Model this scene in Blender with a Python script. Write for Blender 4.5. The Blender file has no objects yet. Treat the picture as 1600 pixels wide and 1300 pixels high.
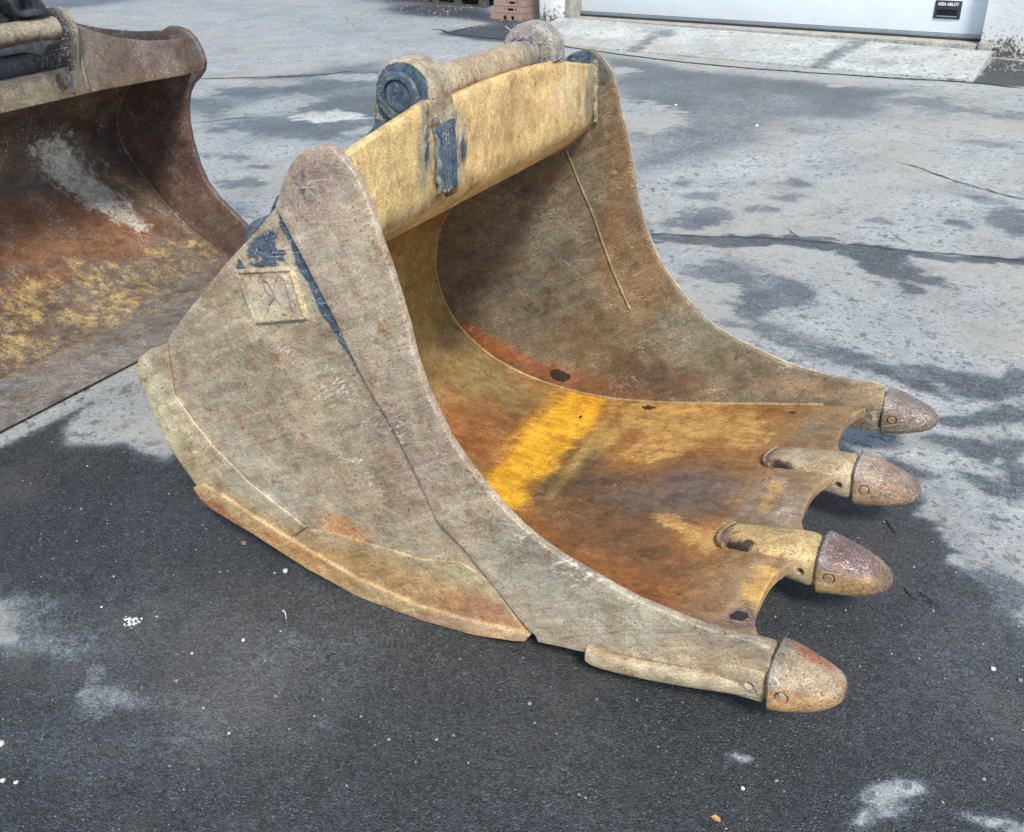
import bpy, bmesh, math, random
import numpy as np
from mathutils import Vector, Matrix
from mathutils.geometry import delaunay_2d_cdt
random.seed(7)
sc = bpy.context.scene

# ------------------------------------------------------------------ camera, sky, sun, exposure
cam = bpy.data.cameras.new('camera'); camo = bpy.data.objects.new('camera', cam)
sc.collection.objects.link(camo); sc.camera = camo
camo.matrix_world = Matrix(((0.876507, -0.212562, 0.431918, 0.0), (0.480363, 0.44478, -0.755925, 0.0),
                            (-0.031428, 0.87005, 0.49196, 1.605), (0, 0, 0, 1)))
cam.sensor_width = 36.0; cam.lens = 33.46; cam.clip_start = 0.05; cam.clip_end = 600
world = bpy.data.worlds.new('World'); sc.world = world; world.use_nodes = True
wn = world.node_tree; sky = wn.nodes.new('ShaderNodeTexSky'); sky.sky_type = 'NISHITA'; sky.sun_disc = False
SUN_EL, SUN_AZ = math.radians(47), math.radians(140)      # azimuth measured from +Y clockwise
sky.sun_elevation = SUN_EL; sky.sun_rotation = SUN_AZ; sky.air_density = 1.0; sky.dust_density = 1.0
bg = wn.nodes['Background']; bg.inputs[1].default_value = 0.115
wn.links.new(sky.outputs[0], bg.inputs[0])
sun = bpy.data.lights.new('sun', 'SUN'); sun.energy = 2.4; sun.angle = math.radians(12); sun.color = (1.0, 0.94, 0.86)
suno = bpy.data.objects.new('sun', sun); sc.collection.objects.link(suno)
sd = Vector((math.sin(SUN_AZ)*math.cos(SUN_EL), math.cos(SUN_AZ)*math.cos(SUN_EL), math.sin(SUN_EL)))
suno.rotation_euler = sd.to_track_quat('Z', 'Y').to_euler(); suno.location = sd*30
sc.view_settings.view_transform = 'Standard'; sc.view_settings.look = 'None'
sc.view_settings.exposure = 0.75; sc.view_settings.gamma = 1.0
sc.render.engine = 'CYCLES'

# ------------------------------------------------------------------ node helpers
class NT:
    def __init__(s, name):
        s.m = bpy.data.materials.new(name); s.m.use_nodes = True; s.t = s.m.node_tree
        s.b = s.t.nodes['Principled BSDF']
        s.tc = s.t.nodes.new('ShaderNodeTexCoord')
    def n(s, typ, **kw):
        nd = s.t.nodes.new(typ)
        for k, v in kw.items(): setattr(nd, k, v)
        return nd
    def put(s, sock, v):
        if isinstance(v, bpy.types.NodeSocket): s.t.links.new(v, sock)
        elif v is not None:
            if sock.type == 'RGBA' and not hasattr(v, '__len__'): v = (v, v, v)
            sock.default_value = (*v, 1) if sock.type == 'RGBA' and len(v) == 3 else v
    def mp(s, scale=(1, 1, 1), rot=(0, 0, 0), vec=None):
        r_ = s.n('ShaderNodeMapping'); s.put(r_.inputs['Vector'], vec or s.tc.outputs['Object']); r_.inputs['Rotation'].default_value = rot
        d = s.n('ShaderNodeMapping'); s.put(d.inputs['Vector'], r_.outputs[0]); d.inputs['Scale'].default_value = scale
        return d.outputs[0]
    def noise(s, scale, detail=4, rough=.55, vec=None, dist=0):
        d = s.n('ShaderNodeTexNoise'); s.put(d.inputs['Vector'], vec or s.tc.outputs['Object'])
        d.inputs['Scale'].default_value = scale; d.inputs['Detail'].default_value = detail
        d.inputs['Roughness'].default_value = rough; d.inputs['Distortion'].default_value = dist
        return d.outputs['Fac']
    def voro(s, scale, feature='F1', out='Distance', vec=None, rnd=1.0):
        d = s.n('ShaderNodeTexVoronoi', feature=feature); s.put(d.inputs['Vector'], vec or s.tc.outputs['Object'])
        d.inputs['Scale'].default_value = scale; d.inputs['Randomness'].default_value = rnd
        return d.outputs[out]
    def mr(s, v, a, b, c=0., d=1., smooth=True):
        x = s.n('ShaderNodeMapRange'); x.interpolation_type = 'SMOOTHSTEP' if smooth else 'LINEAR'
        s.put(x.inputs[0], v); s.put(x.inputs[1], a); s.put(x.inputs[2], b); s.put(x.inputs[3], c); s.put(x.inputs[4], d)
        return x.outputs[0]
    def ma(s, op, a, b=None, c=None):
        x = s.n('ShaderNodeMath', operation=op); s.put(x.inputs[0], a)
        if b is not None: s.put(x.inputs[1], b)
        if c is not None: s.put(x.inputs[2], c)
        return x.outputs[0]
    def mix(s, f, a, b, mode='MIX'):
        x = s.n('ShaderNodeMix', data_type='RGBA', blend_type=mode)
        s.put(x.inputs[0], f); s.put(x.inputs[6], a); s.put(x.inputs[7], b)
        return x.outputs[2]
    def attr(s, name):
        x = s.n('ShaderNodeAttribute', attribute_name=name); return x
    def sep(s, c):
        x = s.n('ShaderNodeSeparateColor'); s.put(x.inputs[0], c); return x.outputs
    def bump(s, h, strength, dist, prev=None):
        x = s.n('ShaderNodeBump'); s.put(x.inputs['Height'], h); x.inputs['Strength'].default_value = strength
        x.inputs['Distance'].default_value = dist
        if prev is not None: s.put(x.inputs['Normal'], prev)
        return x.outputs[0]
    def fin(s, col, rough=.6, metal=0., normal=None, spec=.5):
        s.put(s.b.inputs['Base Color'], col); s.put(s.b.inputs['Roughness'], rough); s.put(s.b.inputs['Metallic'], metal)
        s.put(s.b.inputs['Specular IOR Level'], spec)
        if normal is not None: s.put(s.b.inputs['Normal'], normal)
        return s.m

def steel(name, grain=1.0, rust=.25, fleck=.5, ang=.6, axis='y', lay=None, scr=1.0):
    """worn earth-moving steel: painted zones come from vertex colours; flakes, scrapes and pits from noise"""
    N = NT(name)
    rot = lambda a: {'y': (.42, a, 0), 'x': (a, .35, 0), 'z': (.3, .0, a)}[axis]
    def sc3(lo, hi): return {'y': (lo, hi*.5, hi), 'x': (hi, hi, lo), 'z': (lo, hi, hi)}[axis]
    base = N.attr('col').outputs['Color']; r, g, b = N.sep(N.attr('msk').outputs['Color'])[:3]
    big = N.noise(4, 7, .62); mid = N.noise(26, 8, .7, N.mp((1, 1, 1), (.9, .5, 1.3)), .4); fine = N.noise(260, 4, .8, N.mp((1, 1, 1), (.5, .7, .3))); grit = N.noise(480, 2, .7, N.mp((1, 1, 1), (.8, .4, .6)))
    cloud = N.noise(13, 12, .72, N.mp((1, 1, 1), (.4, .2, 1))); cloud2 = N.noise(19, 12, .75, N.mp((1, 1, 1), (2.4, 1.2, .3)))
    st1 = N.noise(1, 8, .74, N.mp(sc3(4, 46), rot(ang)), 1.1); st2 = N.noise(1, 8, .74, N.mp(sc3(5, 34), rot(ang-.6)), 1.5)
    c = base
    if lay:
        lr = N.sep(N.attr('lay').outputs['Color'])
        for k, (lc, amp, soft) in enumerate(lay):
            t_ = N.ma('ADD', lr[k], N.ma('MULTIPLY', N.ma('SUBTRACT', N.ma('ADD', N.ma('MULTIPLY', cloud2, .5), N.ma('ADD', N.ma('MULTIPLY', st2, .25), N.ma('MULTIPLY', fine, .25))), .5), amp))
            c = N.mix(N.ma('MULTIPLY', N.mr(t_, .5-soft, .5+soft), .93), c, lc)
    c = N.mix(1.0, c, N.mr(big, .28, .72, .76, 1.22), 'MULTIPLY')
    c = N.mix(1.0, c, N.mr(mid, .3, .7, .86, 1.14), 'MULTIPLY')
    # crisp-edged flaking layers: darker warm scale and paler worn film
    f1 = N.mr(N.ma('ADD', cloud, N.ma('MULTIPLY', N.ma('SUBTRACT', fine, .5), .16)), .525, .56)
    c = N.mix(N.ma('MULTIPLY', f1, .40+.3*rust), c, N.mix(1., c, (.72, .60, .52), 'MULTIPLY'))
    f2 = N.mr(N.ma('ADD', cloud2, N.ma('MULTIPLY', N.ma('SUBTRACT', fine, .5), .16)), .55, .585)
    c = N.mix(N.ma('MULTIPLY', f2, .5), c, N.mix(1., c, (1.22, 1.18, 1.12), 'MULTIPLY'))
    rb = N.mr(N.ma('ADD', N.noise(10, 10, .75), N.ma('MULTIPLY', fine, .12)), .64, .70)
    c = N.mix(N.ma('MULTIPLY', rb, rust*2.2), c, (.26, .11, .04))
    # scrape streaks
    c = N.mix(1.0, c, N.mr(st1, .3, .7, 1-.30*scr, 1+.30*scr), 'MULTIPLY')
    c = N.mix(1.0, c, N.mr(st2, .3, .7, 1-.14*scr, 1+.14*scr), 'MULTIPLY')
    c = N.mix(1.0, c, N.mr(fine, .30, .70, 1-.40*grain, 1+.40*grain), 'MULTIPLY')
    # hair-like pale flecks, two headings
    h1 = N.mr(N.noise(1, 3, .8, N.mp(sc3(55, 330), rot(ang+.1)), .2), .585, .66); h2 = N.mr(N.noise(1, 3, .8, N.mp(sc3(60, 300), rot(ang-1.0)), .2), .60, .67)
    fl = N.ma('MULTIPLY', N.ma('MAXIMUM', h1, N.ma('MULTIPLY', h2, .6)), N.mr(N.ma('ADD', N.ma('MULTIPLY', mid, .5), N.ma('MULTIPLY', cloud2, .5)), .42, .58))
    c = N.mix(N.ma('MULTIPLY', fl, fleck), c, N.mix(.65, c, (.92, .82, .62)))
    hd = N.mr(N.noise(1, 3, .8, N.mp(sc3(50, 280), rot(ang+.9)), .2), .61, .67)
    c = N.mix(N.ma('MULTIPLY', hd, .45), c, N.mix(1., c, (.38, .33, .30), 'MULTIPLY'))
    # remains of blue paint
    bl = N.mr(N.ma('ADD', r, N.ma('MULTIPLY', N.ma('SUBTRACT', N.ma('ADD', N.ma('MULTIPLY', cloud, .6), N.ma('ADD', N.ma('MULTIPLY', st1, .2), N.ma('MULTIPLY', fine, .2))), .5), 3.0)), .42, .60)
    bc = N.mix(N.mr(N.noise(60, 5, .7), .35, .65), (.028, .055, .092), (.10, .15, .19))
    c = N.mix(bl, c, bc)
    # long scratches, pale metal and dark scores
    ss = []
    for k, a in enumerate((ang, ang-.35, ang+.5, ang-1.1)):
        ss.append(N.mr(N.noise(1, 2, .6, N.mp(sc3(5+k, 300-20*k), rot(a+.07)), .5), .648, .675))
    gate = N.mr(N.ma('ADD', N.noise(8, 4, .6), N.ma('MULTIPLY', g, .42)), .56, .76)
    sc_ = N.ma('MULTIPLY', N.ma('MAXIMUM', N.ma('MAXIMUM', ss[0], ss[1]), N.ma('MAXIMUM', ss[2], ss[3])), gate)
    c = N.mix(N.ma('MULTIPLY', sc_, .8), c, N.mix(.75, c, (.98, .92, .78)))
    d1 = N.mr(N.noise(1, 2, .6, N.mp(sc3(5, 210), rot(ang+.25)), .6), .68, .70); d2 = N.mr(N.noise(1, 2, .6, N.mp(sc3(6, 190), rot(ang-1.3)), .6), .68, .70)
    c = N.mix(N.ma('MULTIPLY', N.ma('MAXIMUM', d1, d2), .55*scr), c, (.09, .075, .06))
    # whitish scuffs made of broken strokes
    sm = N.mr(N.ma('ADD', N.ma('MULTIPLY', g, .55), N.ma('ADD', N.ma('MULTIPLY', N.noise(1, 4, .8, N.mp(sc3(26, 150), rot(ang+.15)), .3), .85), N.ma('MULTIPLY', cloud, .5))), 1.17, 1.29)
    c = N.mix(N.ma('MULTIPLY', sm, .85), c, (.82, .78, .66))
    # dark pits, oil and grime
    vr_ = N.mp((1, 1, 1), (.5, .9, .3)); pv = N.voro(46, out='Distance', vec=vr_); pc = N.sep(N.voro(46, out='Color', vec=vr_))[0]
    pit = N.ma('MULTIPLY', N.mr(pv, .05, .20, 1, 0), N.mr(N.ma('ADD', pc, N.ma('MULTIPLY', b, .3)), .93, .95))
    pv2 = N.voro(130, out='Distance', vec=vr_); pc2 = N.sep(N.voro(130, out='Color', vec=vr_))[1]
    pit2 = N.ma('MULTIPLY', N.mr(pv2, .15, .35, 1, 0), N.mr(N.ma('ADD', pc2, N.ma('MULTIPLY', b, .34)), .955, .97))
    pa = N.ma('MAXIMUM', pit, pit2)
    c = N.mix(N.ma('MULTIPLY', pa, .8), c, (.022, .017, .014))
    dk = N.mr(N.ma('ADD', b, N.ma('MULTIPLY', N.ma('SUBTRACT', N.ma('ADD', N.ma('MULTIPLY', cloud, .6), N.ma('MULTIPLY', mid, .4)), .5), 1.6)), .58, .80)
    c = N.mix(N.ma('MULTIPLY', dk, .92), c, (.024, .020, .020))
    ht = N.ma('ADD', N.ma('ADD', N.ma('MULTIPLY', fine, .7), N.ma('MULTIPLY', st1, .9)), N.ma('ADD', N.ma('MULTIPLY', mid, 1.1), N.ma('ADD', N.ma('MULTIPLY', N.ma('MAXIMUM', pa, sc_), -.5), N.ma('MULTIPLY', f1, .35))))
    nm = N.bump(ht, .6, .0024); nm = N.bump(grit, .3, .0006, nm); nm = N.bump(cloud, .25, .006, nm)
    ro = N.mr(N.ma('ADD', N.ma('MULTIPLY', mid, .5), N.ma('MULTIPLY', st1, .5)), .3, .7, .38, .74)
    return N.fin(c, ro, N.mr(sc_, 0, 1, .12, .6), nm, .5)

def plain(name, col, rough=.7, var=.2, scale=20, bump=.3, bd=.002, metal=0.):
    N = NT(name); a = N.noise(scale, 6, .65); f = N.noise(scale*9, 3, .7)
    c = N.mix(1.0, col, N.mr(a, .3, .7, 1-var, 1+var), 'MULTIPLY')
    c = N.mix(1.0, c, N.mr(f, .3, .7, 1-var, 1+var), 'MULTIPLY')
    return N.fin(c, N.mr(a, .3, .7, rough-.12, min(1, rough+.12)), metal, N.bump(N.ma('ADD', a, f), bump, bd))

# ------------------------------------------------------------------ mesh helpers
ROOTS = {}
def setp(o, label=None, cat=None, group=None, kind=None):
    for k, v in (('label', label), ('category', cat), ('group', group), ('kind', kind)):
        if v: o[k] = v
    return o
def thing(name, label, cat, loc, group=None):
    o = bpy.data.objects.new(name, None); sc.collection.objects.link(o); o.location = loc; o.empty_display_size = .1
    return setp(o, label, cat, group)
def wloc(o):
    v = Vector(o.location)
    while o.parent: o = o.parent; v += Vector(o.location)
    return v
def mesh_obj(name, verts, faces, mat, parent=None, loc=None, smooth_angle=40):
    """vertices are given in world metres; the object's own origin is `loc` (default: its parent's origin)"""
    v = np.asarray(verts, dtype=np.float64).reshape(-1, 3)
    base = Vector((0, 0, 0))
    if parent is not None: base = wloc(parent)
    org = np.array(loc if loc is not None else base)
    me = bpy.data.meshes.new(name); me.from_pydata((v-org).tolist(), [], [tuple(f) for f in faces])
    me.validate(); bm = bmesh.new(); bm.from_mesh(me); bmesh.ops.recalc_face_normals(bm, faces=bm.faces); bm.to_mesh(me); bm.free()
    for p in me.polygons: p.use_smooth = True
    me.set_sharp_from_angle(angle=math.radians(smooth_angle))
    me.materials.append(mat)
    o = bpy.data.objects.new(name, me); sc.collection.objects.link(o)
    if parent is not None: o.parent = parent
    o.location = Vector(org.tolist()) - base
    return o
def worldco(o):
    me = o.data; n = len(me.vertices); a = np.empty(n*3); me.vertices.foreach_get('co', a)
    return a.reshape(-1, 3) + np.array(wloc(o))
_rs = np.random.RandomState(3)
_D = _rs.normal(size=(4, 7, 3)); _D /= np.linalg.norm(_D, axis=2, keepdims=True); _PH = _rs.uniform(0, 6.28, size=(4, 7))
def wob(p, scale, seed=0, octs=3):
    """cheap smooth noise in about -1..1 for numpy points"""
    p = np.asarray(p); out = np.zeros(len(p)); amp = 1; tot = 0
    for k in range(octs):
        D = _D[(k+seed) % 4]; ph = _PH[(k+seed) % 4]+seed*1.7
        q = p@D.T*scale*(1.9**k)*6.283+ph
        q2 = np.roll(q, 1, axis=1)
        out += amp*np.mean(np.sin(q+1.3*np.sin(q2*.73)), axis=1)*2; tot += amp; amp *= .6
    return out/tot
def smooth(pr, n=3):
    p = np.array(pr, float)
    for _ in range(n):
        q = [p[0]]
        for a, b in zip(p[:-1], p[1:]): q += [a*.75+b*.25, a*.25+b*.75]
        q.append(p[-1]); p = np.array(q)
    return p
def chaikin_closed(pr, n=1, w=.25):
    p = np.array(pr, float)
    for _ in range(n):
        q = np.roll(p, -1, axis=0); p = np.stack([p*(1-w)+q*w, p*w+q*(1-w)], 1).reshape(-1, 2)
    return p
def arclen(p): return np.concatenate([[0], np.cumsum(np.linalg.norm(np.diff(p, axis=0), axis=1))])
def resamp_closed(p, sp):
    out = []; n = len(p)
    for i in range(n):
        a, b = p[i], p[(i+1) % n]; L = np.linalg.norm(b-a); k = max(1, int(round(L/sp)))
        for j in range(k): out.append(a+(b-a)*j/k)
    q = [out[0]]
    for v in out[1:]:
        if np.linalg.norm(v-q[-1]) > sp*.35: q.append(v)
    if np.linalg.norm(q[-1]-q[0]) < sp*.35: q.pop()
    return np.array(q)
def area(p): x, y = p[:, 0], p[:, 1]; return .5*np.sum(x*np.roll(y, -1)-y*np.roll(x, -1))
def inpoly(P, poly):
    x, y = P[:, 0], P[:, 1]; ins = np.zeros(len(P), bool); n = len(poly)
    for i in range(n):
        x0, y0 = poly[i]; x1, y1 = poly[(i+1) % n]
        if y0 == y1: continue
        c = ((y0 > y) != (y1 > y)) & (x < (x1-x0)*(y-y0)/(y1-y0)+x0); ins ^= c
    return ins
def edgedist(P, poly, closed=True):
    d = np.full(len(P), 1e9); n = len(poly)
    for i in range(n if closed else n-1):
        a = np.array(poly[i]); b = np.array(poly[(i+1) % n]); ab = b-a; L = max(1e-12, ab@ab)
        t = np.clip(((P-a)@ab)/L, 0, 1); d = np.minimum(d, np.linalg.norm(P-a-t[:, None]*ab, axis=1))
    return d
def plate(name, poly, d0, d1, mat, parent, mapf, sp=.012, bev=.004, rnd=0, jit=.0008, dent=.0012, fine=True):
    """flat plate with rounded rim: poly in plane coordinates, thickness d0..d1; mapf(u,v,d)->xyz"""
    p = np.array(poly, float)
    if rnd: p = chaikin_closed(p, rnd)
    if area(p) < 0: p = p[::-1]
    p = resamp_closed(p, sp)
    t = np.roll(p, -1, axis=0)-np.roll(p, 1, axis=0); t /= np.linalg.norm(t, axis=1, keepdims=True)+1e-9
    nin = np.stack([-t[:, 1], t[:, 0]], 1)
    if jit:
        q3 = np.stack([p[:, 0], p[:, 1], np.zeros(len(p))], 1); p = p+nin*(wob(q3, 9, 1)*jit)[:, None]
    ins = p+nin*bev
    n = len(p)
    pts = [Vector(v) for v in ins.tolist()]
    lo, hi = ins.min(0), ins.max(0)
    gx, gy = np.meshgrid(np.arange(lo[0]+sp, hi[0], sp), np.arange(lo[1]+sp, hi[1], sp*.87))
    gx = gx+(np.arange(gx.shape[0]) % 2)[:, None]*sp*.5
    G = np.stack([gx.ravel(), gy.ravel()], 1)
    if len(G):
        G = G[inpoly(G, ins)]
        if len(G): G = G[edgedist(G, ins) > sp*.55]
        pts += [Vector(v) for v in G.tolist()]
    ov, oe, of, orv, _, _ = delaunay_2d_cdt(pts, [], [list(range(n))], 1, 1e-6)
    uv = np.array([tuple(v) for v in ov]); m = len(uv)
    idx = {}
    for i, lst in enumerate(orv):
        for k in lst: idx[k] = i
    u3 = np.stack([uv[:, 0], uv[:, 1], np.zeros(m)], 1); bump = wob(u3, 3.1, 2)*dent
    sgn = 1 if d1 > d0 else -1
    V = [mapf(u, v, d0+sgn*0+b) for (u, v), b in zip(uv, bump)] + [mapf(u, v, d1+b) for (u, v), b in zip(uv, bump)]
    F = [tuple(f) for f in of]+[tuple(i+m for i in reversed(f)) for f in of]
    rings = [[idx.get(i, i) for i in range(n)]]
    th = abs(d1-d0); b = min(bev, th*.49)
    bb = [bump[idx.get(i, i)] for i in range(n)]
    for ang in (30, 60, 90):
        a = math.radians(ang); off = bev*(1-math.sin(a)); dz = b*(1-math.cos(a))
        rings.append(list(range(len(V), len(V)+n)))
        V += [mapf(*(p[i]+nin[i]*off), d0+sgn*dz+bb[i]) for i in range(n)]
    for ang in (90, 60, 30):
        a = math.radians(ang); off = bev*(1-math.sin(a)); dz = b*(1-math.cos(a))
        rings.append(list(range(len(V), len(V)+n)))
        V += [mapf(*(p[i]+nin[i]*off), d1-sgn*dz+bb[i]) for i in range(n)]
    rings.append([idx.get(i, i)+m for i in range(n)])
    for A, Bq in zip(rings[:-1], rings[1:]):
        for i in range(n):
            j = (i+1) % n; F.append((A[i], A[j], Bq[j], Bq[i]))
    return mesh_obj(name, V, F, mat, parent, smooth_angle=50)
XZ = lambda u, v, d: (u, d, v)
YZ = lambda u, v, d: (d, u, v)
XY = lambda u, v, d: (u, v, d)
def gridmesh(name, rows, mat, parent, closed_u=False, closed_v=False, cap=False, smooth_angle=40):
    R_ = np.array(rows); a, b, _ = R_.shape; V = R_.reshape(-1, 3); F = []
    for i in range(a if closed_u else a-1):
        for j in range(b if closed_v else b-1):
            i2, j2 = (i+1) % a, (j+1) % b; F.append((i*b+j, i*b+j2, i2*b+j2, i2*b+j))
    if cap: F.append(tuple(range(b))); F.append(tuple((a-1)*b+j for j in range(b)))
    return mesh_obj(name, V, F, mat, parent, smooth_angle=smooth_angle)
def tube(name, pts, r, mat, parent, seg=8, wobble=0., cap=True, smooth_angle=60):
    P = np.array(pts, float); T = np.gradient(P, axis=0); rows = []
    up = np.array([0, 0, 1.])
    for i, (p, t) in enumerate(zip(P, T)):
        t = t/np.linalg.norm(t); u = up if abs(t[2]) < .9 else np.array([1., 0, 0])
        s = np.cross(t, u); s /= np.linalg.norm(s); w = np.cross(s, t)
        rr = (r[i] if hasattr(r, '__len__') else r)*(1+wobble*random.uniform(-1, 1))
        rows.append([p+rr*(math.cos(a)*s+math.sin(a)*w) for a in [6.28318*k/seg for k in range(seg)]])
    return gridmesh(name, rows, mat, parent, closed_v=True, cap=cap, smooth_angle=smooth_angle)
def superloft(name, secs, mat, parent, seg=36, axis='x', lump=.0, smooth_angle=50):
    """secs: (x, yc, zc, hw, hh, exponent, slant)"""
    rows = []
    for (x, yc, zc, hw, hh, e, sl) in secs:
        row = []
        for k in range(seg):
            a = 2*math.pi*k/seg; c, s = math.cos(a), math.sin(a)
            y = math.copysign(abs(c)**(2/e), c)*hw; z = math.copysign(abs(s)**(2/e), s)*hh
            row.append((x+sl*z, yc+y, zc+z))
        rows.append(row)
    rows = np.array(rows)
    if lump:
        sh = rows.shape; f = rows.reshape(-1, 3); f = f+np.stack([wob(f, 9, 0), wob(f, 9, 1), wob(f, 9, 2)], 1)*lump; rows = f.reshape(sh)
    return gridmesh(name, rows, mat, parent, closed_v=True, cap=True, smooth_angle=smooth_angle)
def cyl_y(name, x, z, y0, y1, r, mat, parent, seg=32, bev=.003, inner=None):
    prof = [(y0, r-bev), (y0+bev, r), (y1-bev, r), (y1, r-bev)] if inner is None else \
           [(y0, inner), (y0, r-bev), (y0+bev, r), (y1-bev, r), (y1, r-bev), (y1, inner)]
    rows = [[(x+rr*math.cos(6.28318*k/seg), yy, z+rr*math.sin(6.28318*k/seg)) for k in range(seg)] for yy, rr in prof]
    return gridmesh(name, rows, mat, parent, closed_v=True, cap=inner is None, closed_u=inner is not None)
def cut(o, maker):
    """subtract a temporary cutter and keep only the result"""
    c = maker(); md = o.modifiers.new('b', 'BOOLEAN'); md.object = c; md.operation = 'DIFFERENCE'; md.solver = 'EXACT'
    bpy.context.view_layer.update(); dg = bpy.context.evaluated_depsgraph_get()
    me = bpy.data.meshes.new_from_object(o.evaluated_get(dg)); o.modifiers.clear(); o.data = me
    me.set_sharp_from_angle(angle=math.radians(45)); bpy.data.objects.remove(c)
def box_v(x0, x1, y0, y1, z0, z1):
    V = [(x, y, z) for z in (z0, z1) for y in (y0, y1) for x in (x0, x1)]
    return V, [(0, 2, 3, 1), (4, 5, 7, 6), (0, 1, 5, 4), (2, 6, 7, 3), (0, 4, 6, 2), (1, 3, 7, 5)]
def box(name, x0, x1, y0, y1, z0, z1, mat, parent=None, rot=0, piv=None, bev=0.004, loc=None):
    bm = bmesh.new(); V, F = box_v(x0, x1, y0, y1, z0, z1)
    vs = [bm.verts.new(v) for v in V]; [bm.faces.new([vs[i] for i in f]) for f in F]
    if bev: bmesh.ops.bevel(bm, geom=bm.edges[:], offset=bev, segments=2, affect='EDGES', profile=.5)
    if rot:
        pv = Vector(piv if piv else ((x0+x1)/2, (y0+y1)/2, 0)); bmesh.ops.rotate(bm, cent=pv, matrix=Matrix.Rotation(rot, 3, 'Z'), verts=bm.verts)
    V = [tuple(v.co) for v in bm.verts]; bm.verts.index_update(); F = [tuple(v.index for v in f.verts) for f in bm.faces]; bm.free()
    return mesh_obj(name, V, F, mat, parent, loc=loc, smooth_angle=35)

# ------------------------------------------------------------------ zones of paint, rust, wear and painted shade (stored on the vertices)
def setattrs(o, col, msk):
    me = o.data; n = len(me.vertices)
    for nm, a in (('col', col), ('msk', msk)):
        at = me.attributes.get(nm) or me.attributes.new(nm, 'FLOAT_COLOR', 'POINT')
        at.data.foreach_set('color', np.concatenate([np.clip(a, 0, 3), np.ones((n, 1))], 1).ravel())
def blobw(Q, P3, m, soft, warp, seed):
    cx, cy, ux, uy, vx, vy = m; det = ux*vy-uy*vx
    det = det if abs(det) > 1e-9 else 1e-9
    dx, dy = Q[:, 0]-cx, Q[:, 1]-cy
    a = (dx*vy-dy*vx)/det; b = (ux*dy-uy*dx)/det
    d = np.sqrt(a*a+b*b)+wob(P3, 6, seed, 2)*warp+wob(P3, 15, seed+1, 1)*warp*.3
    t = np.clip((1-d)/soft+.5, 0, 1); return t*t*(3-2*t)
def layer(o, lists, coords='xz', S=None, warp=.3):
    """lists: for each of the three flake layers, a list of (ellipse, strength, softness)"""
    P = worldco(o); Q = S(P) if S is not None else P[:, {'xz': [0, 2], 'yz': [1, 2], 'xy': [0, 1]}[coords]]
    a = np.zeros((len(P), 3))
    for ch, L_ in enumerate(lists):
        for i, (m, st, so) in enumerate(L_): a[:, ch] = np.maximum(a[:, ch], blobw(Q, P, m, so, warp, i+ch)*st)
    at = o.data.attributes.get('lay') or o.data.attributes.new('lay', 'FLOAT_COLOR', 'POINT')
    at.data.foreach_set('color', np.concatenate([a, np.ones((len(P), 1))], 1).ravel())
def paint(o, base, blobs=(), coords='xz', msk=(0, .3, 0), mblobs=(), S=None, warp=.25):
    P = worldco(o); n = len(P)
    Q = {'xz': P[:, [0, 2]], 'yz': P[:, [1, 2]], 'xy': P[:, [0, 1]]}.get(coords)
    if S is not None: Q = S(P)
    col = np.tile(np.array(base, float), (n, 1)); mk = np.tile(np.array(msk, float), (n, 1))
    for i, (m, c, st, so) in enumerate(blobs):
        w = blobw(Q, P, m, so, warp, i)[:, None]*st; col = col*(1-w)+np.array(c)*w
    for i, (m, ch, st, so) in enumerate(mblobs):
        w = blobw(Q, P, m, so, warp, i+5)*st; mk[:, ch] = np.maximum(mk[:, ch], w) if st > 0 else mk[:, ch]*(1+w)
    setattrs(o, col, mk); return o

TAN = (.42, .34, .24); GREY = (.37, .34, .25); PALE = (.55, .50, .37); GOLD = (.62, .45, .18); GOLDP = (.66, .52, .28)
RUST = (.26, .10, .035); ORNG = (.50, .225, .055); YEL = (.95, .52, .02); BRN = (.15, .085, .045); DGR = (.125, .10, .07)
BLUE = (.035, .075, .13); PLUM = (.30, .215, .19); OLIVE = (.26, .20, .085); SLATE = (.10, .095, .10)
M_side = steel('worn_side_steel', .95, .30, .80, .45, 'y', scr=.75)
M_in = steel('worn_inner_steel', .8, .24, .35, .15, 'z', lay=[((.90, .48, .03), 2.6, .34), ((.60, .36, .11), 2.4, .16), ((.52, .48, .37), 2.4, .16)], scr=.7)
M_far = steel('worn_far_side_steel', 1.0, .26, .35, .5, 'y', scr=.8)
M_gold = steel('golden_rust_steel', 1.1, .26, .9, .15, 'x', scr=.7)
M_tooth = steel('cast_tooth_steel', 1.3, .40, .7, .3, 'y', scr=.5)
M_old = steel('old_brown_steel', 1.1, .26, .5, .5, 'y', lay=[((.93, .52, .025), 1.5, .14), ((.44, .32, .13), 2.8, .16), ((.56, .54, .45), 3.2, .20)], scr=.8)
M_dark = plain('dark_oily_steel', (.035, .04, .05), .45, .35, 22, .4, .003, .3)
M_black = plain('black_recess_shade', (.006, .006, .007), .9, .2)

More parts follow.
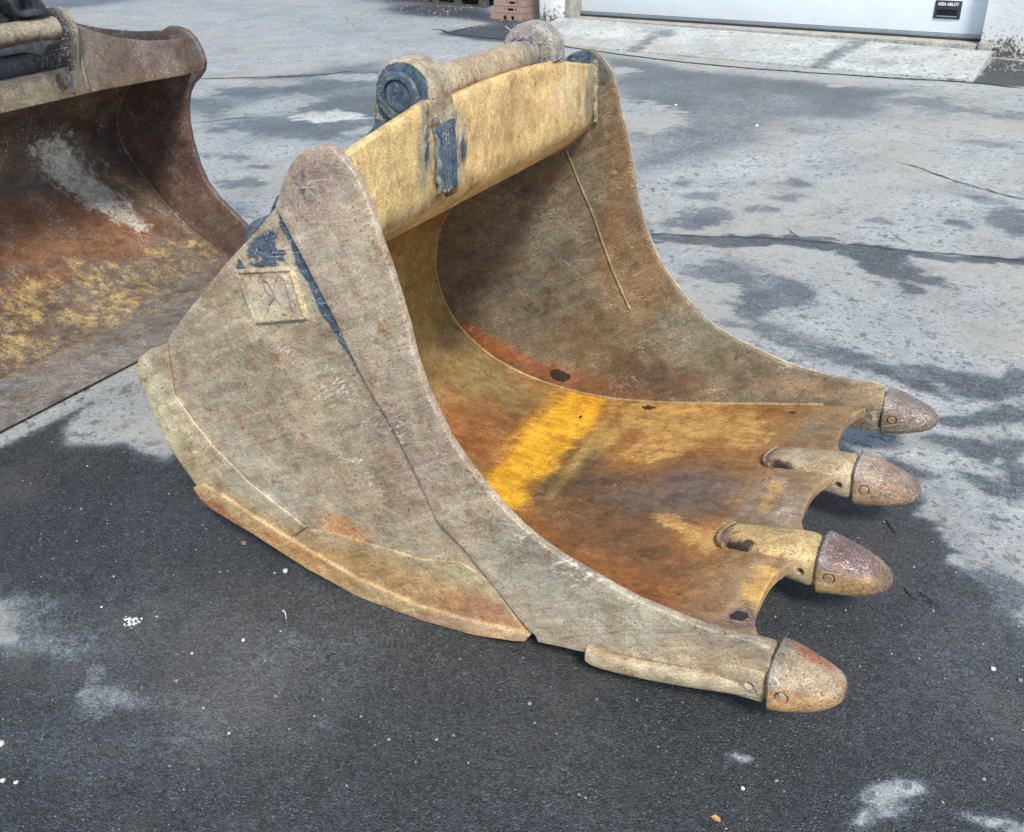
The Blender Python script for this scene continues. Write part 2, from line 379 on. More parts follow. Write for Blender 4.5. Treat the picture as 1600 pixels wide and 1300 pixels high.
# ================================================================== GROUND
xs = np.concatenate([-np.geomspace(70, 7.0, 36), np.arange(-6.9, 1.9, .022), np.geomspace(2.0, 60, 30)])
ys = np.concatenate([-np.geomspace(40, .3, 22), np.arange(-.2, 5.0, .022), np.arange(5.0, 13.5, .035), np.geomspace(13.6, 90, 30)])
gx, gy = np.meshgrid(xs, ys); P = np.stack([gx.ravel(), gy.ravel()], 1); P3 = np.stack([P[:, 0], P[:, 1], P[:, 0]*0], 1)
near = (P[:, 0] > -14) & (P[:, 0] < 3) & (P[:, 1] > -1) & (P[:, 1] < 16)
dry = np.full(len(P), .80)
warpx = np.stack([wob(P3, 1.3, 0), wob(P3, 1.3, 2)], 1)*.05+np.stack([wob(P3, 5, 1), wob(P3, 5, 3)], 1)*.018
PW = P+warpx
def region(poly, val, soft=.06, strength=1.0, mode='set'):
    global dry
    poly = [tuple(q) for q in poly]; lo = np.min(poly, 0)-soft*3; hi = np.max(poly, 0)+soft*3
    sel = np.where((PW[:, 0] > lo[0]) & (PW[:, 0] < hi[0]) & (PW[:, 1] > lo[1]) & (PW[:, 1] < hi[1]))[0]
    if not len(sel): return
    Q = PW[sel]; d = edgedist(Q, poly); d = np.where(inpoly(Q, poly), d, -d)
    t = np.clip(d/soft*.5+.5, 0, 1); t = t*t*(3-2*t)*strength
    dry[sel] = dry[sel]*(1-t)+val*t
def spot(m, val, soft=.5, strength=1.0):
    global dry
    cx, cy, ux, uy, vx, vy = m; R_ = 2.2*(abs(ux)+abs(vx)+abs(uy)+abs(vy))
    sel = np.where((abs(PW[:, 0]-cx) < R_) & (abs(PW[:, 1]-cy) < R_))[0]
    if not len(sel): return
    t = blobw(PW[sel], P3[sel], m, soft, .45, int(abs(cx*37+cy*11)) % 9)*strength; dry[sel] = dry[sel]*(1-t)+val*t
# dark newer asphalt in front, light dusty concrete-grey yard behind
region([(-9, -9), (9, -9), (9, 3), (0.199, 2.082), (0.137, 2.153), (0.071, 2.231), (0.009, 2.365), (-0.09, 2.483), (-0.185, 2.64), (-0.339, 2.75), (-0.641, 2.882), (-1.183, 3.067), (-1.9, 3.0), (-2.5, 2.6), (-2.281, 1.812), (-2.263, 1.724), (-2.392, 1.736), (-2.5, 1.752), (-2.595, 1.66), (-2.664, 1.627), (-2.81, 1.771), (-2.834, 1.916), (-2.853, 1.536), (-4, 1.2), (-9, -3)], .11, .05)
for m in [(-2.108, 1.014, 0.17, 0.042, 0.067, -0.059), (-1.865, 0.978, 0.168, 0.05, 0.037, -0.036), (-1.606, 0.911, 0.049, 0.077, 0.05, -0.027), (-1.372, 1.131, 0.069, 0.143, 0.064, -0.039), (-1.361, 0.983, 0.052, 0.077, 0.034, -0.022), (-1.508, 0.972, 0.062, 0.055, 0.024, -0.018), (0.068, 2.258, 0.088, 0.008, 0.0, -0.04), (0.176, 2.213, 0.057, 0.009, -0.001, -0.038)]: spot(m, .50, 1.3)
for m in [(-0.021, 1.407, 0.044, 0.017, 0.003, -0.025), (0.036, 1.456, 0.031, 0.0, -0.003, -0.033), (0.174, 1.462, 0.086, 0.022, -0.001, -0.019), (-0.003, 1.371, 0.054, 0.027, 0.003, -0.017), (-0.291, 1.434, 0.021, 0.011, 0.003, -0.009), (-2.1, 1.004, 0.094, 0.023, 0.05, -0.045), (-2.002, 0.973, 0.073, 0.019, 0.021, -0.02), (-1.854, 0.978, 0.096, 0.035, 0.021, -0.019), (-1.604, 0.918, 0.045, 0.023, 0.019, -0.017), (-1.677, 0.953, 0.023, 0.006, 0.032, -0.034), (0.036, 2.263, 0.06, 0.009, 0.001, -0.023)]: spot(m, .80, 1.1)
for m in [(-1.654, 1.109, 0.372, 0.188, 0.141, -0.132), (-1.297, 1.101, 0.141, 0.208, 0.103, -0.073), (0.138, 1.989, 0.158, 0.08, 0.019, -0.207), (-1.567, 0.757, 0.199, 0.102, 0.073, -0.059)]: spot(m, .33, 1.8, .9)
for m in [(0.006, 2.53, 0.096, -0.041, -0.006, -0.06), (-0.036, 2.458, 0.071, -0.041, -0.005, -0.038), (0.024, 2.373, 0.089, -0.05, -0.005, -0.03), (-0.085, 2.451, 0.05, -0.011, -0.001, -0.039)]: spot(m, .66, .8)
# mottled dark band behind the far teeth
for m in [(-0.159, 3.401, 0.147, 0.014, 0.006, -0.075), (-0.049, 3.37, 0.152, 0.036, 0.006, -0.084), (0.065, 3.219, 0.094, 0.045, 0.007, -0.085), (-0.208, 3.295, 0.085, -0.034, 0.001, -0.06), (-0.351, 3.367, 0.077, 0.001, 0.005, -0.044), (0.069, 2.947, 0.105, 0.051, 0.008, -0.09), (-0.056, 3.065, 0.092, 0.044, 0.005, -0.044), (0.105, 3.497, 0.08, 0.038, 0.005, -0.075), (0.136, 2.777, 0.076, 0.007, -0.001, -0.095), (-0.054, 2.887, 0.11, 0.008, 0.002, -0.05), (0.059, 2.664, 0.083, -0.007, -0.001, -0.036), (-0.151, 2.656, 0.08, -0.036, -0.003, -0.051), (-0.048, 2.687, 0.069, 0.007, 0.001, -0.03), (0.024, 2.842, 0.069, 0.034, 0.003, -0.028)]: spot(m, .34, .8, .85)
# blotches on the pale yard
for m in [(-1.186, 4.087, 0.138, 0.061, 0.043, -0.134), (-0.976, 3.981, 0.163, 0.029, 0.037, -0.149), (-0.889, 3.82, 0.135, 0.061, 0.031, -0.11), (-0.945, 3.681, 0.084, 0.038, 0.023, -0.079), (-0.837, 3.986, 0.088, 0.039, 0.019, -0.072), (-1.518, 4.847, 0.131, 0.055, 0.046, -0.138), (-1.512, 4.674, 0.166, 0.071, 0.027, -0.08), (-1.853, 5.373, 0.055, 0.022, 0.032, -0.09), (-1.648, 5.176, 0.1, 0.041, 0.028, -0.083), (-1.261, 5.573, 0.101, 0.042, 0.023, -0.091), (-1.206, 5.294, 0.09, 0.038, 0.025, -0.095), (-1.318, 5.055, 0.094, 0.04, 0.026, -0.088), (-1.202, 5.079, 0.037, 0.016, 0.015, -0.055), (-0.688, 5.084, 0.077, -0.006, 0.008, -0.054), (-0.301, 5.193, 0.074, 0.007, 0.005, -0.054), (-0.875, 3.534, 0.148, 0.032, 0.016, -0.062), (-0.706, 3.478, 0.145, 0.013, 0.014, -0.071), (-0.52, 3.407, 0.139, 0.002, 0.01, -0.068), (-0.449, 3.458, 0.067, 0.015, 0.008, -0.046), (-1.748, 4.55, 0.043, 0.018, 0.023, -0.058), (-0.161, 5.63, 0.16, -0.125, 0.001, -0.107), (-0.077, 5.346, 0.119, -0.027, 0.005, -0.175), (-0.269, 3.406, 0.062, 0.029, 0.007, -0.043), (-0.009, 5.21, 0.07, 0.03, 0.007, -0.104)]: spot(m, .43, .7, .8)
for m in [(-1.343, 4.473, 0.389, 0.122, 0.023, -0.074), (-1.725, 4.404, 0.178, 0.078, 0.034, -0.084), (-0.992, 4.595, 0.206, 0.052, 0.02, -0.084), (-0.716, 4.594, 0.175, 0.015, 0.014, -0.082), (-0.591, 4.553, 0.135, -0.051, 0.014, -0.14), (-0.482, 4.417, 0.174, -0.088, 0.007, -0.115), (-0.358, 4.317, 0.122, -0.043, 0.004, -0.063), (-0.541, 4.436, 0.119, -0.072, 0.012, -0.182), (-0.241, 4.67, 0.296, 0.059, 0.005, -0.054), (-0.003, 4.72, 0.156, 0.04, 0.003, -0.053), (-0.393, 4.202, 0.056, 0.01, 0.007, -0.054)]: spot(m, .34, .6, .9)
# damp band running from the ramp towards the bucket
region([(-4.264, 9.454), (-3.724, 9.338), (-2.946, 8.99), (-2.31, 8.86), (-1.775, 8.724), (-1.082, 8.61), (-1.114, 8.065), (-1.105, 7.364), (-1.271, 7.302), (-1.62, 7.328), (-1.764, 7.073), (-1.681, 6.531), (-1.847, 6.011), (-2.159, 5.475), (-2.356, 5.638), (-3.136, 7.339)], .44, .25, .92)
for m in [(-2.15, 7.086, 0.308, 0.401, 0.214, -0.603), (-2.43, 6.144, 0.242, 0.094, 0.133, -0.33), (-1.876, 7.665, 0.227, 0.082, 0.073, -0.275)]: spot(m, .58, 1.2, .7)  # paler sheen in the middle of the damp, painted as lighter ground tone
for m in [(-2.785, 7.086, 0.345, -0.077, 0.125, -0.34), (-2.602, 6.692, 0.217, 0.082, 0.076, -0.191), (-3.092, 9.232, 0.262, -0.02, 0.089, -0.267), (-2.352, 9.012, 0.158, 0.019, 0.034, -0.124), (-1.571, 8.643, 0.084, 0.141, 0.019, -0.081), (-3.654, 8.689, 0.143, 0.046, 0.066, -0.155)]: spot(m, .78, .5, .9)
for m in [(-0.922, 8.185, 0.266, 0.095, 0.028, -0.194), (-0.71, 7.966, 0.311, -0.002, 0.021, -0.183), (-0.23, 7.91, 0.244, 0.09, 0.012, -0.175), (-0.35, 6.955, 0.187, 0.042, 0.007, -0.088), (-1.533, 6.885, 0.114, 0.044, 0.037, -0.15)]: spot(m, .50, .8, .8)
# left part of the yard behind the two buckets
region([(-6.267, 5.809), (-6.61, 6.383), (-6.568, 7.372), (-6.601, 8.11), (-6.194, 8.441), (-5.733, 8.008), (-5.258, 8.939), (-3.201, 5.385), (-3.774, 5.336), (-4.359, 5.393), (-4.794, 5.284), (-5.137, 5.192), (-5.479, 5.494), (-6.172, 5.715)], .50, .3, .9)
for m in [(-5.942, 7.08, 0.283, 0.292, 0.164, -0.199), (-6.494, 6.668, 0.263, 0.092, 0.195, -0.212), (-6.409, 6.025, 0.433, 0.013, 0.235, -0.244), (-5.266, 5.689, 0.446, 0.301, 0.139, -0.156), (-5.078, 6.506, 0.363, 0.131, 0.252, -0.338), (-4.79, 5.644, 0.512, 0.195, 0.161, -0.202), (-4.893, 4.801, 0.214, 0.021, 0.073, -0.081), (-4.395, 4.328, 0.135, 0.055, 0.094, -0.1), (-4.525, 4.648, 0.101, 0.041, 0.045, -0.05), (-6.63, 7.351, 0.499, 0.352, 0.06, -0.068), (-5.652, 7.678, 0.36, 0.12, 0.2, -0.28)]: spot(m, .42, .9, .8)
for m in [(-5.761, 6.259, 0.127, 0.33, 0.224, -0.24), (-6.643, 7.003, 0.364, 0.124, 0.115, -0.127), (-5.893, 7.597, 0.303, 0.101, 0.104, -0.139), (-4.421, 5.784, 0.139, 0.129, 0.076, -0.101)]: spot(m, .82, .8, .8)
spot((-5.07, 6.073, 0.238, 0.088, 0.12, -0.152), 1.25, .5)
spot((-5.095, 6.064, 0.129, 0.047, 0.076, -0.095), 1.5, .6)
region([(-8.73, 12.745), (-7.369, 12.585), (-6.549, 11.671), (-6.041, 11.424), (-6.112, 11.048), (-6.706, 11.44), (-7.373, 11.731), (-7.741, 11.506), (-8.893, 12.236)], .16, .3)
region([(-6.686, 10.326), (-6.61, 10.799), (-6.468, 11.192), (-5.891, 11.223), (-5.493, 10.873), (-5.475, 10.346), (-5.504, 9.939), (-6.033, 9.984)], .20, .15)
region([(-0.648, 9.048), (-0.617, 10.023), (-0.584, 10.322), (-0.132, 10.178), (-0.076, 9.015)], .12, .08)
region([(-10.032, 13.142), (-10.259, 16.172), (-7.524, 12.854), (-8.415, 12.194)], .2, .6, .7)
for m in [(-2.502, 1.969, 0.127, -0.009, 0.052, -0.071)]: spot(m, .62, .8, .5)
far_ = ~near; dry[far_] = .6+.25*wob(P3[far_], .05, 2)
dry += wob(P3, .35, 1)*.05
def ground_mat():
    N = NT('yard_surface'); d = N.attr('dry').outputs['Fac']; V = N.tc.outputs['Object']
    n1 = N.noise(2.2, 8, .62); n2 = N.noise(17, 8, .66); n3 = N.noise(90, 4, .7)
    n4 = N.noise(3.2, 9, .75, N.mp((1, 1.0, 1), (0, 0, .9)))
    e = N.ma('ADD', d, N.ma('MULTIPLY', N.ma('SUBTRACT', n2, .5), .34)); e = N.ma('ADD', e, N.ma('MULTIPLY', N.ma('SUBTRACT', n1, .5), .28))
    e = N.ma('ADD', e, N.ma('MULTIPLY', N.ma('SUBTRACT', n3, .5), .22)); e = N.ma('ADD', e, N.ma('MULTIPLY', N.ma('SUBTRACT', N.noise(42, 7, .7), .5), .5))
    cr = N.n('ShaderNodeValToRGB'); N.put(cr.inputs[0], e); r = cr.color_ramp
    r.elements[0].position = .10; r.elements[0].color = (.037, .042, .045, 1); r.elements[1].position = 1.0; r.elements[1].color = (.58, .60, .57, 1)
    for p_, c_ in ((.34, (.070, .079, .085, 1)), (.52, (.150, .172, .185, 1)), (.61, (.27, .29, .285, 1)), (.84, (.385, .405, .39, 1))):
        q = r.elements.new(p_); q.color = c_
    c = cr.outputs[0]
    # small dark worn spots in the pale film
    sp_ = N.ma('MAXIMUM', N.mr(N.noise(20, 5, .65, N.mp((1, 1, 1), (.3, .5, .4))), .585, .60), N.mr(N.noise(55, 3, .6, N.mp((.7, 1, 1), (.6, .3, .9))), .60, .625)); lightm = N.mr(e, .5, .7)
    c = N.mix(N.ma('MULTIPLY', N.ma('MULTIPLY', sp_, lightm), .75), c, (.10, .115, .125))
    sq = N.mr(N.noise(6, 10, .75), .56, .62)
    c = N.mix(N.ma('MULTIPLY', N.ma('MULTIPLY', sq, lightm), .38), c, (.17, .185, .19))
    c = N.mix(1., c, N.mr(n4, .3, .7, .88, 1.12), 'MULTIPLY')
    # aggregate
    vd = N.voro(210); vc = N.sep(N.voro(210, out='Color'))
    c = N.mix(N.mr(e, .35, .7, 1., .38), c, N.mix(1., c, N.mr(N.ma('ADD', N.ma('MULTIPLY', vc[0], .6), N.ma('MULTIPLY', N.sep(N.voro(420, out='Color'))[0], .4)), .1, .9, .48, 1.65), 'MULTIPLY'))
    c = N.mix(N.ma('MULTIPLY', N.mr(N.noise(1.1, 8, .65, N.mp((1, 1, 1), (.2, .5, 2))), .45, .62), N.ma('MULTIPLY', lightm, .55)), c, (.40, .375, .315))
    br = N.ma('MULTIPLY', N.mr(vc[1], .90, .97), N.mr(vd, .25, .5, 1, 0)); 
    c = N.mix(N.ma('MULTIPLY', br, .45), c, (.42, .46, .48))
    v2 = N.voro(75); v2c = N.sep(N.voro(75, out='Color'))
    b2 = N.ma('MULTIPLY', N.mr(v2c[1], .98, .995), N.mr(v2, .10, .26, 1, 0)); c = N.mix(N.ma('MULTIPLY', b2, .4), c, (.36, .38, .38))
    # brown grit tint here and there
    c = N.mix(N.ma('MULTIPLY', N.mr(N.noise(1.6, 7, .65), .48, .70), .30), c, (.15, .13, .11))
    h = N.ma('ADD', N.ma('MULTIPLY', N.mr(vd, 0, .6, 1, 0), .8), N.ma('MULTIPLY', n3, .8))
    drk = N.mr(e, .3, .65, 1, .45)
    nm = N.bump(N.ma('MULTIPLY', h, drk), .8, .005); nm = N.bump(n2, .25, .008, nm)
    ro = N.mr(N.ma('ADD', N.ma('MULTIPLY', n2, .6), N.ma('MULTIPLY', vc[2], .4)), .25, .75, N.mr(e, .2, .6, .36, .5), .80)
    return N.fin(c, ro, 0, nm, .5)
M_ground = ground_mat()
nx, ny = len(xs), len(ys)
zz = wob(P3, .25, 3)*.004*near
I = (np.arange(ny-1)[:, None]*nx+np.arange(nx-1)[None]).ravel()
F = np.stack([I, I+1, I+nx+1, I+nx], 1)
me = bpy.data.meshes.new('ground'); me.vertices.add(len(P)); me.vertices.foreach_set('co', np.stack([P[:, 0], P[:, 1], zz*0-.001], 1).ravel())
me.loops.add(F.size); me.loops.foreach_set('vertex_index', F.ravel()); me.polygons.add(len(F)); me.polygons.foreach_set('loop_start', np.arange(len(F))*4)
me.update(calc_edges=True); me.validate()
at = me.attributes.new('dry', 'FLOAT', 'POINT'); at.data.foreach_set('value', dry)
me.materials.append(M_ground); ground = bpy.data.objects.new('ground', me); sc.collection.objects.link(ground); ground['kind'] = 'structure'

# hairline cracks in the yard, thin dark fissures filled with dirt
M_crack = plain('crack_dirt', (.03, .033, .035), .9, .4, 60)
def crack(name, pts, w):
    p = smooth(pts, 2); S = arclen(p); n = max(8, int(S[-1]/.02)); s = np.linspace(0, S[-1], n)
    q = np.stack([np.interp(s, S, p[:, 0]), np.interp(s, S, p[:, 1])], 1); q3 = np.stack([q[:, 0], q[:, 1], 0*s], 1)
    t = np.gradient(q, axis=0); t /= np.linalg.norm(t, axis=1, keepdims=True); nn = np.stack([-t[:, 1], t[:, 0]], 1)
    off = wob(q3, 2.5, 1)*.02+wob(q3, 9, 2)*.006; ww = w*(.55+.5*np.abs(wob(q3, 6, 0)))*np.minimum(1, np.minimum(s, S[-1]-s)/.15+.15)
    a = q+nn*(off+ww/2)[:, None]; b = q+nn*(off-ww/2)[:, None]
    V = [(x, y, .004) for x, y in a]+[(x, y, .004) for x, y in b]
    o = mesh_obj(name, V, [(i, i+1, n+i+1, n+i) for i in range(n-1)], M_crack); o['kind'] = 'structure'; return o
crack('crack', [(-1.717, 4.385), (-1.422, 4.513), (-1.121, 4.601), (-0.819, 4.65), (-0.524, 4.669), (-0.246, 4.714), (0.023, 4.74), (0.28, 4.756)], .012)
crack('crack', [(-0.798, 6.312), (-0.507, 6.071), (-0.245, 5.854), (0.02, 5.706)], .014)
crack('crack', [(-1.076, 4.771), (-0.978, 4.663)], .012)
crack('crack', [(-0.599, 4.934), (-0.54, 4.853), (-0.466, 4.763)], .010)
crack('crack', [(-7.411, 6.948), (-6.856, 7.24), (-6.303, 7.531), (-6.108, 7.886)], .035)
crack('crack', [(-5.956, 5.5), (-5.774, 5.665), (-5.656, 5.906)], .02)
crack('crack', [(-6.982, 10.469), (-6.868, 10.614), (-6.579, 10.301), (-6.1, 10.17), (-5.598, 10.109), (-4.912, 9.875), (-4.091, 9.549), (-3.301, 9.278), (-2.505, 9.134), (-1.803, 9.094), (-1.152, 9.057), (-0.651, 9.076), (-0.257, 8.952)], .05)
crack('crack', [(-6.55, 11.171), (-6.61, 10.799), (-6.608, 10.348)], .03)

# ================================================================== MAIN BUCKET
MB = thing('excavator_bucket', 'large worn four-toothed digging bucket lying on its curved back in the middle of the yard', 'excavator bucket', (-1.1, 2.09, 0))
INNER = smooth([(-0.4, 0.172), (-0.6, 0.128), (-0.8, 0.083), (-0.916, 0.058), (-1.03, 0.037), (-1.148, 0.021), (-1.27, 0.018), (-1.397, 0.028), (-1.527, 0.053), (-1.632, 0.097), (-1.737, 0.172), (-1.799, 0.262), (-1.829, 0.368), (-1.822, 0.466), (-1.788, 0.576), (-1.7, 0.675), (-1.575, 0.79), (-1.46, 0.895), (-1.4, 0.965)], 3); SIN = arclen(INNER)
def prof_s(P, prof, S):
    """arc length of the nearest profile point, and Y"""
    d = ((P[:, None, [0, 2]]-prof[None])**2).sum(2); i = d.argmin(1); return np.stack([S[i], P[:, 1]], 1)
def shell(name, prof, y0, y1, th, mat, parent, ny=80, dent=.002, sp=.014, s0=0.):
    S = arclen(prof); n = int(S[-1]/sp); s = np.linspace(s0, S[-1], n)
    q = np.stack([np.interp(s, S, prof[:, 0]), np.interp(s, S, prof[:, 1])], 1)
    t = np.gradient(q, axis=0); t /= np.linalg.norm(t, axis=1, keepdims=True); nn = np.stack([-t[:, 1], t[:, 0]], 1)
    # outward = away from the bucket's inside
    cen = q.mean(0)+np.array([.25, .25]); sg = np.sign(((q-cen)*nn).sum(1).sum()); nn *= sg
    ysl = np.linspace(y0, y1, ny); rows = []
    for y in ysl:
        p3 = np.stack([q[:, 0], np.full(n, y), q[:, 1]], 1); w = wob(p3, 1.2, 1)*dent+wob(p3, 4, 2)*dent*.35
        a = q+nn*w[:, None]; b = (q+nn*th)[::-1]
        rows.append([(x, y, z) for x, z in a]+[(x, y, z) for x, z in b])
    return gridmesh(name, rows, mat, parent, closed_v=True, cap=True, smooth_angle=45)
sh = shell('shell', INNER, 1.4835, 2.687, .016, M_in, MB, 90, s0=.066)
sB = {'olive': [(1.329, 2.518, -0.169, 0.282, -0.167, -0.213), (1.165, 2.532, -0.211, 0.0, -0.034, -0.147)], 'rustA': [(1.063, 2.235, -0.168, -0.061, -0.021, -0.191), (0.437, 1.748, -0.308, -0.118, -0.028, -0.153), (0.173, 1.741, -0.272, -0.142, -0.012, -0.144)], 'dark1': [(0.742, 2.199, -0.013, 0.109, -0.129, -0.113), (0.682, 2.256, -0.023, 0.164, -0.079, -0.075)], 'yellow': [(0.821, 2.574, -0.002, 0.162, -0.067, -0.056), (0.834, 2.334, 0.017, 0.28, -0.087, -0.056), (0.832, 2.472, 0.005, 0.269, -0.087, -0.065), (0.83, 2.145, -0.01, 0.173, -0.06, -0.045), (0.802, 2.021, -0.081, -0.013, -0.02, -0.062)], 'ypale': [(0.686, 2.382, 0.03, 0.32, -0.027, -0.02), (0.642, 2.435, -0.017, 0.118, -0.027, -0.029)], 'orng': [(0.412, 2.549, -0.229, 0.017, -0.054, -0.151), (0.255, 2.513, -0.119, 0.007, -0.039, -0.127), (0.452, 2.373, -0.12, 0.062, -0.046, -0.095), (0.12, 1.919, -0.084, 0.044, -0.031, -0.072), (0.598, 2.628, -0.131, 0.016, -0.026, -0.065), (0.21, 2.432, -0.076, 0.005, -0.017, -0.056)], 'slate': [(0.237, 2.163, -0.174, -0.024, -0.029, -0.109), (0.261, 2.125, -0.107, 0.013, -0.03, -0.083), (0.393, 2.074, -0.175, -0.071, -0.019, -0.096)], 'brown': [(0.476, 1.994, -0.207, -0.117, -0.016, -0.145), (0.305, 1.86, -0.178, -0.064, -0.016, -0.082), (0.581, 2.046, -0.113, 0.022, -0.096, -0.198)], 'gold': [(1.48, 2.439, -0.075, 0.174, -0.258, -0.164), (1.649, 2.559, -0.07, 0.195, -0.21, 0.02)], 'shade_oval': [(1.396, 2.626, -0.042, 0.041, -0.045, -0.106)], 'goldB': [(0.238, 1.962, -0.118, -0.047, -0.006, -0.041)]}
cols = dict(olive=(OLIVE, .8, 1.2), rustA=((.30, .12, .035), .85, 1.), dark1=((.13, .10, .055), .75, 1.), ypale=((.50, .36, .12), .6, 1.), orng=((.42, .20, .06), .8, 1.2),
            slate=((.15, .115, .095), .85, 1.2), brown=((.17, .095, .045), .75, 1.), gold=((.40, .27, .09), .9, .9), shade_oval=((.15, .11, .06), .8, .9), goldB=((.5, .30, .09), .8, .7), yellow=((.50, .27, .05), .75, 1.8))  # one dark oval is a shadow on the back plate, painted into the colour
bl = [(m, cols[k][0], cols[k][1], cols[k][2]) for k in ('olive', 'gold', 'shade_oval', 'rustA', 'brown', 'dark1', 'slate', 'orng', 'ypale', 'yellow') for m in sB[k]]
FS = lambda P_: prof_s(P_, INNER, SIN)
dk_main = [((0.603, 2.642, -0.02, 0.002, -0.006, -0.014), 2, 1.1, .4), ((0.109, 2.629, -0.017, 0.001, -0.005, -0.017), 2, 1., .5), ((0.802, 2.533, -0.01, 0.004, -0.006, -0.012), 2, 1, .4), ((0.702, 2.037, -0.048, 0.091, -0.016, -0.019), 2, .62, 1.), ((0.455, 1.804, -0.087, -0.045, -0.003, -0.024), 2, .6, 1.)]
paint(sh, (.31, .155, .05), bl+[((.07, 2.1, .06, 0, 0, 2), (.34, .20, .085), .7, 1.6), ((.062, 2.151, .05, 0, 0, .13), (.28, .22, .15), .7, 1.3), ((.062, 2.057, .05, 0, 0, .10), (.29, .24, .17), .6, 1.2)], msk=(0, .02, .14), mblobs=dk_main, S=FS, warp=.30)

layer(sh, [[(m, 1.05, 1.7) for m in sB['yellow']], [(m, .62, 1.1) for m in sB['orng']+sB['goldB']]+[(m, .5, 1.2) for m in sB['ypale']], [((.03, 2.3, .05, 0, 0, .25), .3, 1.)]], S=FS, warp=.2)
# lip plate with scalloped front edge
TC = [1.513, 1.921, 2.33, 2.742]
lip = [(-.50, 2.686), (-.50, 1.483)]
fr = [(-.30, 1.483)]
for a, b in zip(TC[:-1], TC[1:]):
    for t in np.linspace(0, 1, 15):
        y = a+.03+(b-a-.06)*t; e = abs(2*t-1)
        fr.append((-.345+.062*e**3.2, min(y, 2.686)))
fr.append((-.30, 2.686))
lpz = lambda u, v, d: (u, v, -max(0, -.462-u)*.16+.172+(u+.40)*0+((-.40-u)*-.215 if u < -.40 else (u+.40)*.12)+d)
lipo = plate('lip_plate', lip+[q for i, q in enumerate(fr) if i == 0 or q[1] > fr[i-1][1]+1e-4], .0015, -.034, M_in, MB, lpz, sp=.011, bev=.005)
lpB = [(-0.51, 2.521, 0.102, 0.048, 0.02, -0.074), (-0.489, 2.151, 0.091, 0.044, 0.034, -0.115), (-0.412, 2.057, 0.066, 0.032, 0.029, -0.107), (-0.356, 1.747, 0.038, 0.019, 0.024, -0.085), (-0.364, 1.622, 0.031, 0.016, 0.012, -0.039), (-0.512, 2.358, 0.065, 0.031, 0.013, -0.048)]
paint(lipo, (.34, .22, .11), [((-.50, 2.1, .06, 0, 0, 2), (.33, .18, .07), .8, 1.4),(lpB[0], (.30, .22, .13), .9, 1.), (lpB[1], (.30, .24, .16), .5, 1.4), (lpB[2], (.30, .26, .19), .55, 1.3), (lpB[3], (.52, .33, .11), .95, .9), (lpB[4], (.15, .11, .10), .8, .7), (lpB[5], (.42, .24, .10), .6, .9)],
      coords='xy', msk=(0, .5, .25), mblobs=[((-0.373, 1.629, 0.021, 0.011, 0.006, -0.02), 2, .9, .5)])

layer(lipo, [[], [(lpB[3], .7, 1.), (lpB[0], .5, 1.), ((-.44, 2.12, .03, 0, 0, .10), .6, 1.)], [(lpB[1], .34, 1.4), (lpB[2], .36, 1.3)]], coords='xy', warp=.6)
# plate outlines in the XZ plane
EAR = [(-1.39, 1.022), (-1.362, 1.069), (-1.34, 1.104), (-1.318, 1.129), (-1.285, 1.149), (-1.24, 1.162), (-1.217, 1.16)]+[(-1.196, 1.141)]
FRONT = [(-1.172, 1.117), (-1.164, 1.104), (-1.156, 1.086), (-1.141, 1.043), (-1.129, 0.992), (-1.109, 0.931), (-1.092, 0.867), (-1.078, 0.805), (-1.068, 0.741), (-1.048, 0.672), (-1.022, 0.613), (-0.997, 0.561), (-0.964, 0.515), (-0.921, 0.467), (-0.872, 0.416), (-0.825, 0.379), (-0.779, 0.351), (-0.725, 0.328), (-0.671, 0.31), (-0.611, 0.292), (-0.552, 0.276), (-0.48, 0.268), (-0.41, 0.261), (-0.343, 0.263), (-0.302, 0.268)]
SEAM = [(-0.81, 0.082), (-0.856, 0.131), (-0.912, 0.194), (-0.978, 0.267), (-1.018, 0.298), (-1.044, 0.318), (-1.071, 0.385), (-1.121, 0.496), (-1.165, 0.575), (-1.222, 0.671), (-1.26, 0.768), (-1.3, 0.846), (-1.345, 0.936)]
NOSE = [(-.268, .262), (-.262, .18), (-.268, .112)]
BOT = [(-0.27, 0.112), (-0.365, 0.104), (-0.537, 0.069), (-0.668, 0.079), (-0.79, 0.06)]
cheek_pts = EAR+FRONT[:15]+[(-0.88, 0.395), (-0.978, 0.267)]+SEAM[4:]
ck = plate('cheek_plate', cheek_pts, 1.463, 1.484, M_side, MB, XZ, bev=.0045)
corner_pts = [(-0.991, 0.279)]+FRONT[14:]+NOSE+BOT+[(-0.797, 0.079), (-0.808, 0.082)]+SEAM[1:3]
cp = plate('corner_plate', corner_pts, 1.4635, 1.4845, M_side, MB, XZ, bev=.0045)
BACK = [(-1.824, 0.634), (-1.729, 0.725), (-1.582, 0.861), (-1.466, 0.956), (-1.394, 1.022)]
side_pts = [(-0.814, 0.076), (-0.965, 0.039), (-1.132, 0.03), (-1.309, 0.035), (-1.471, 0.072), (-1.637, 0.122), (-1.781, 0.192), (-1.844, 0.307), (-1.879, 0.416), (-1.879, 0.511), (-1.848, 0.599)]+BACK+SEAM[::-1]
sp_ = plate('side_plate', side_pts, 1.478, 1.4855, M_side, MB, XZ, bev=.005)
w1 = plate('wear_plate', [(-1.832, 0.615), (-1.898, 0.584), (-1.948, 0.552), (-1.975, 0.518), (-1.976, 0.486), (-1.961, 0.436), (-1.928, 0.305), (-1.887, 0.239), (-1.841, 0.179), (-1.76, 0.136), (-1.555, 0.086), (-1.463, 0.166), (-1.549, 0.207), (-1.637, 0.253), (-1.739, 0.331), (-1.797, 0.394), (-1.847, 0.464)], 1.4705, 1.4785, M_side, MB, XZ, bev=.004)
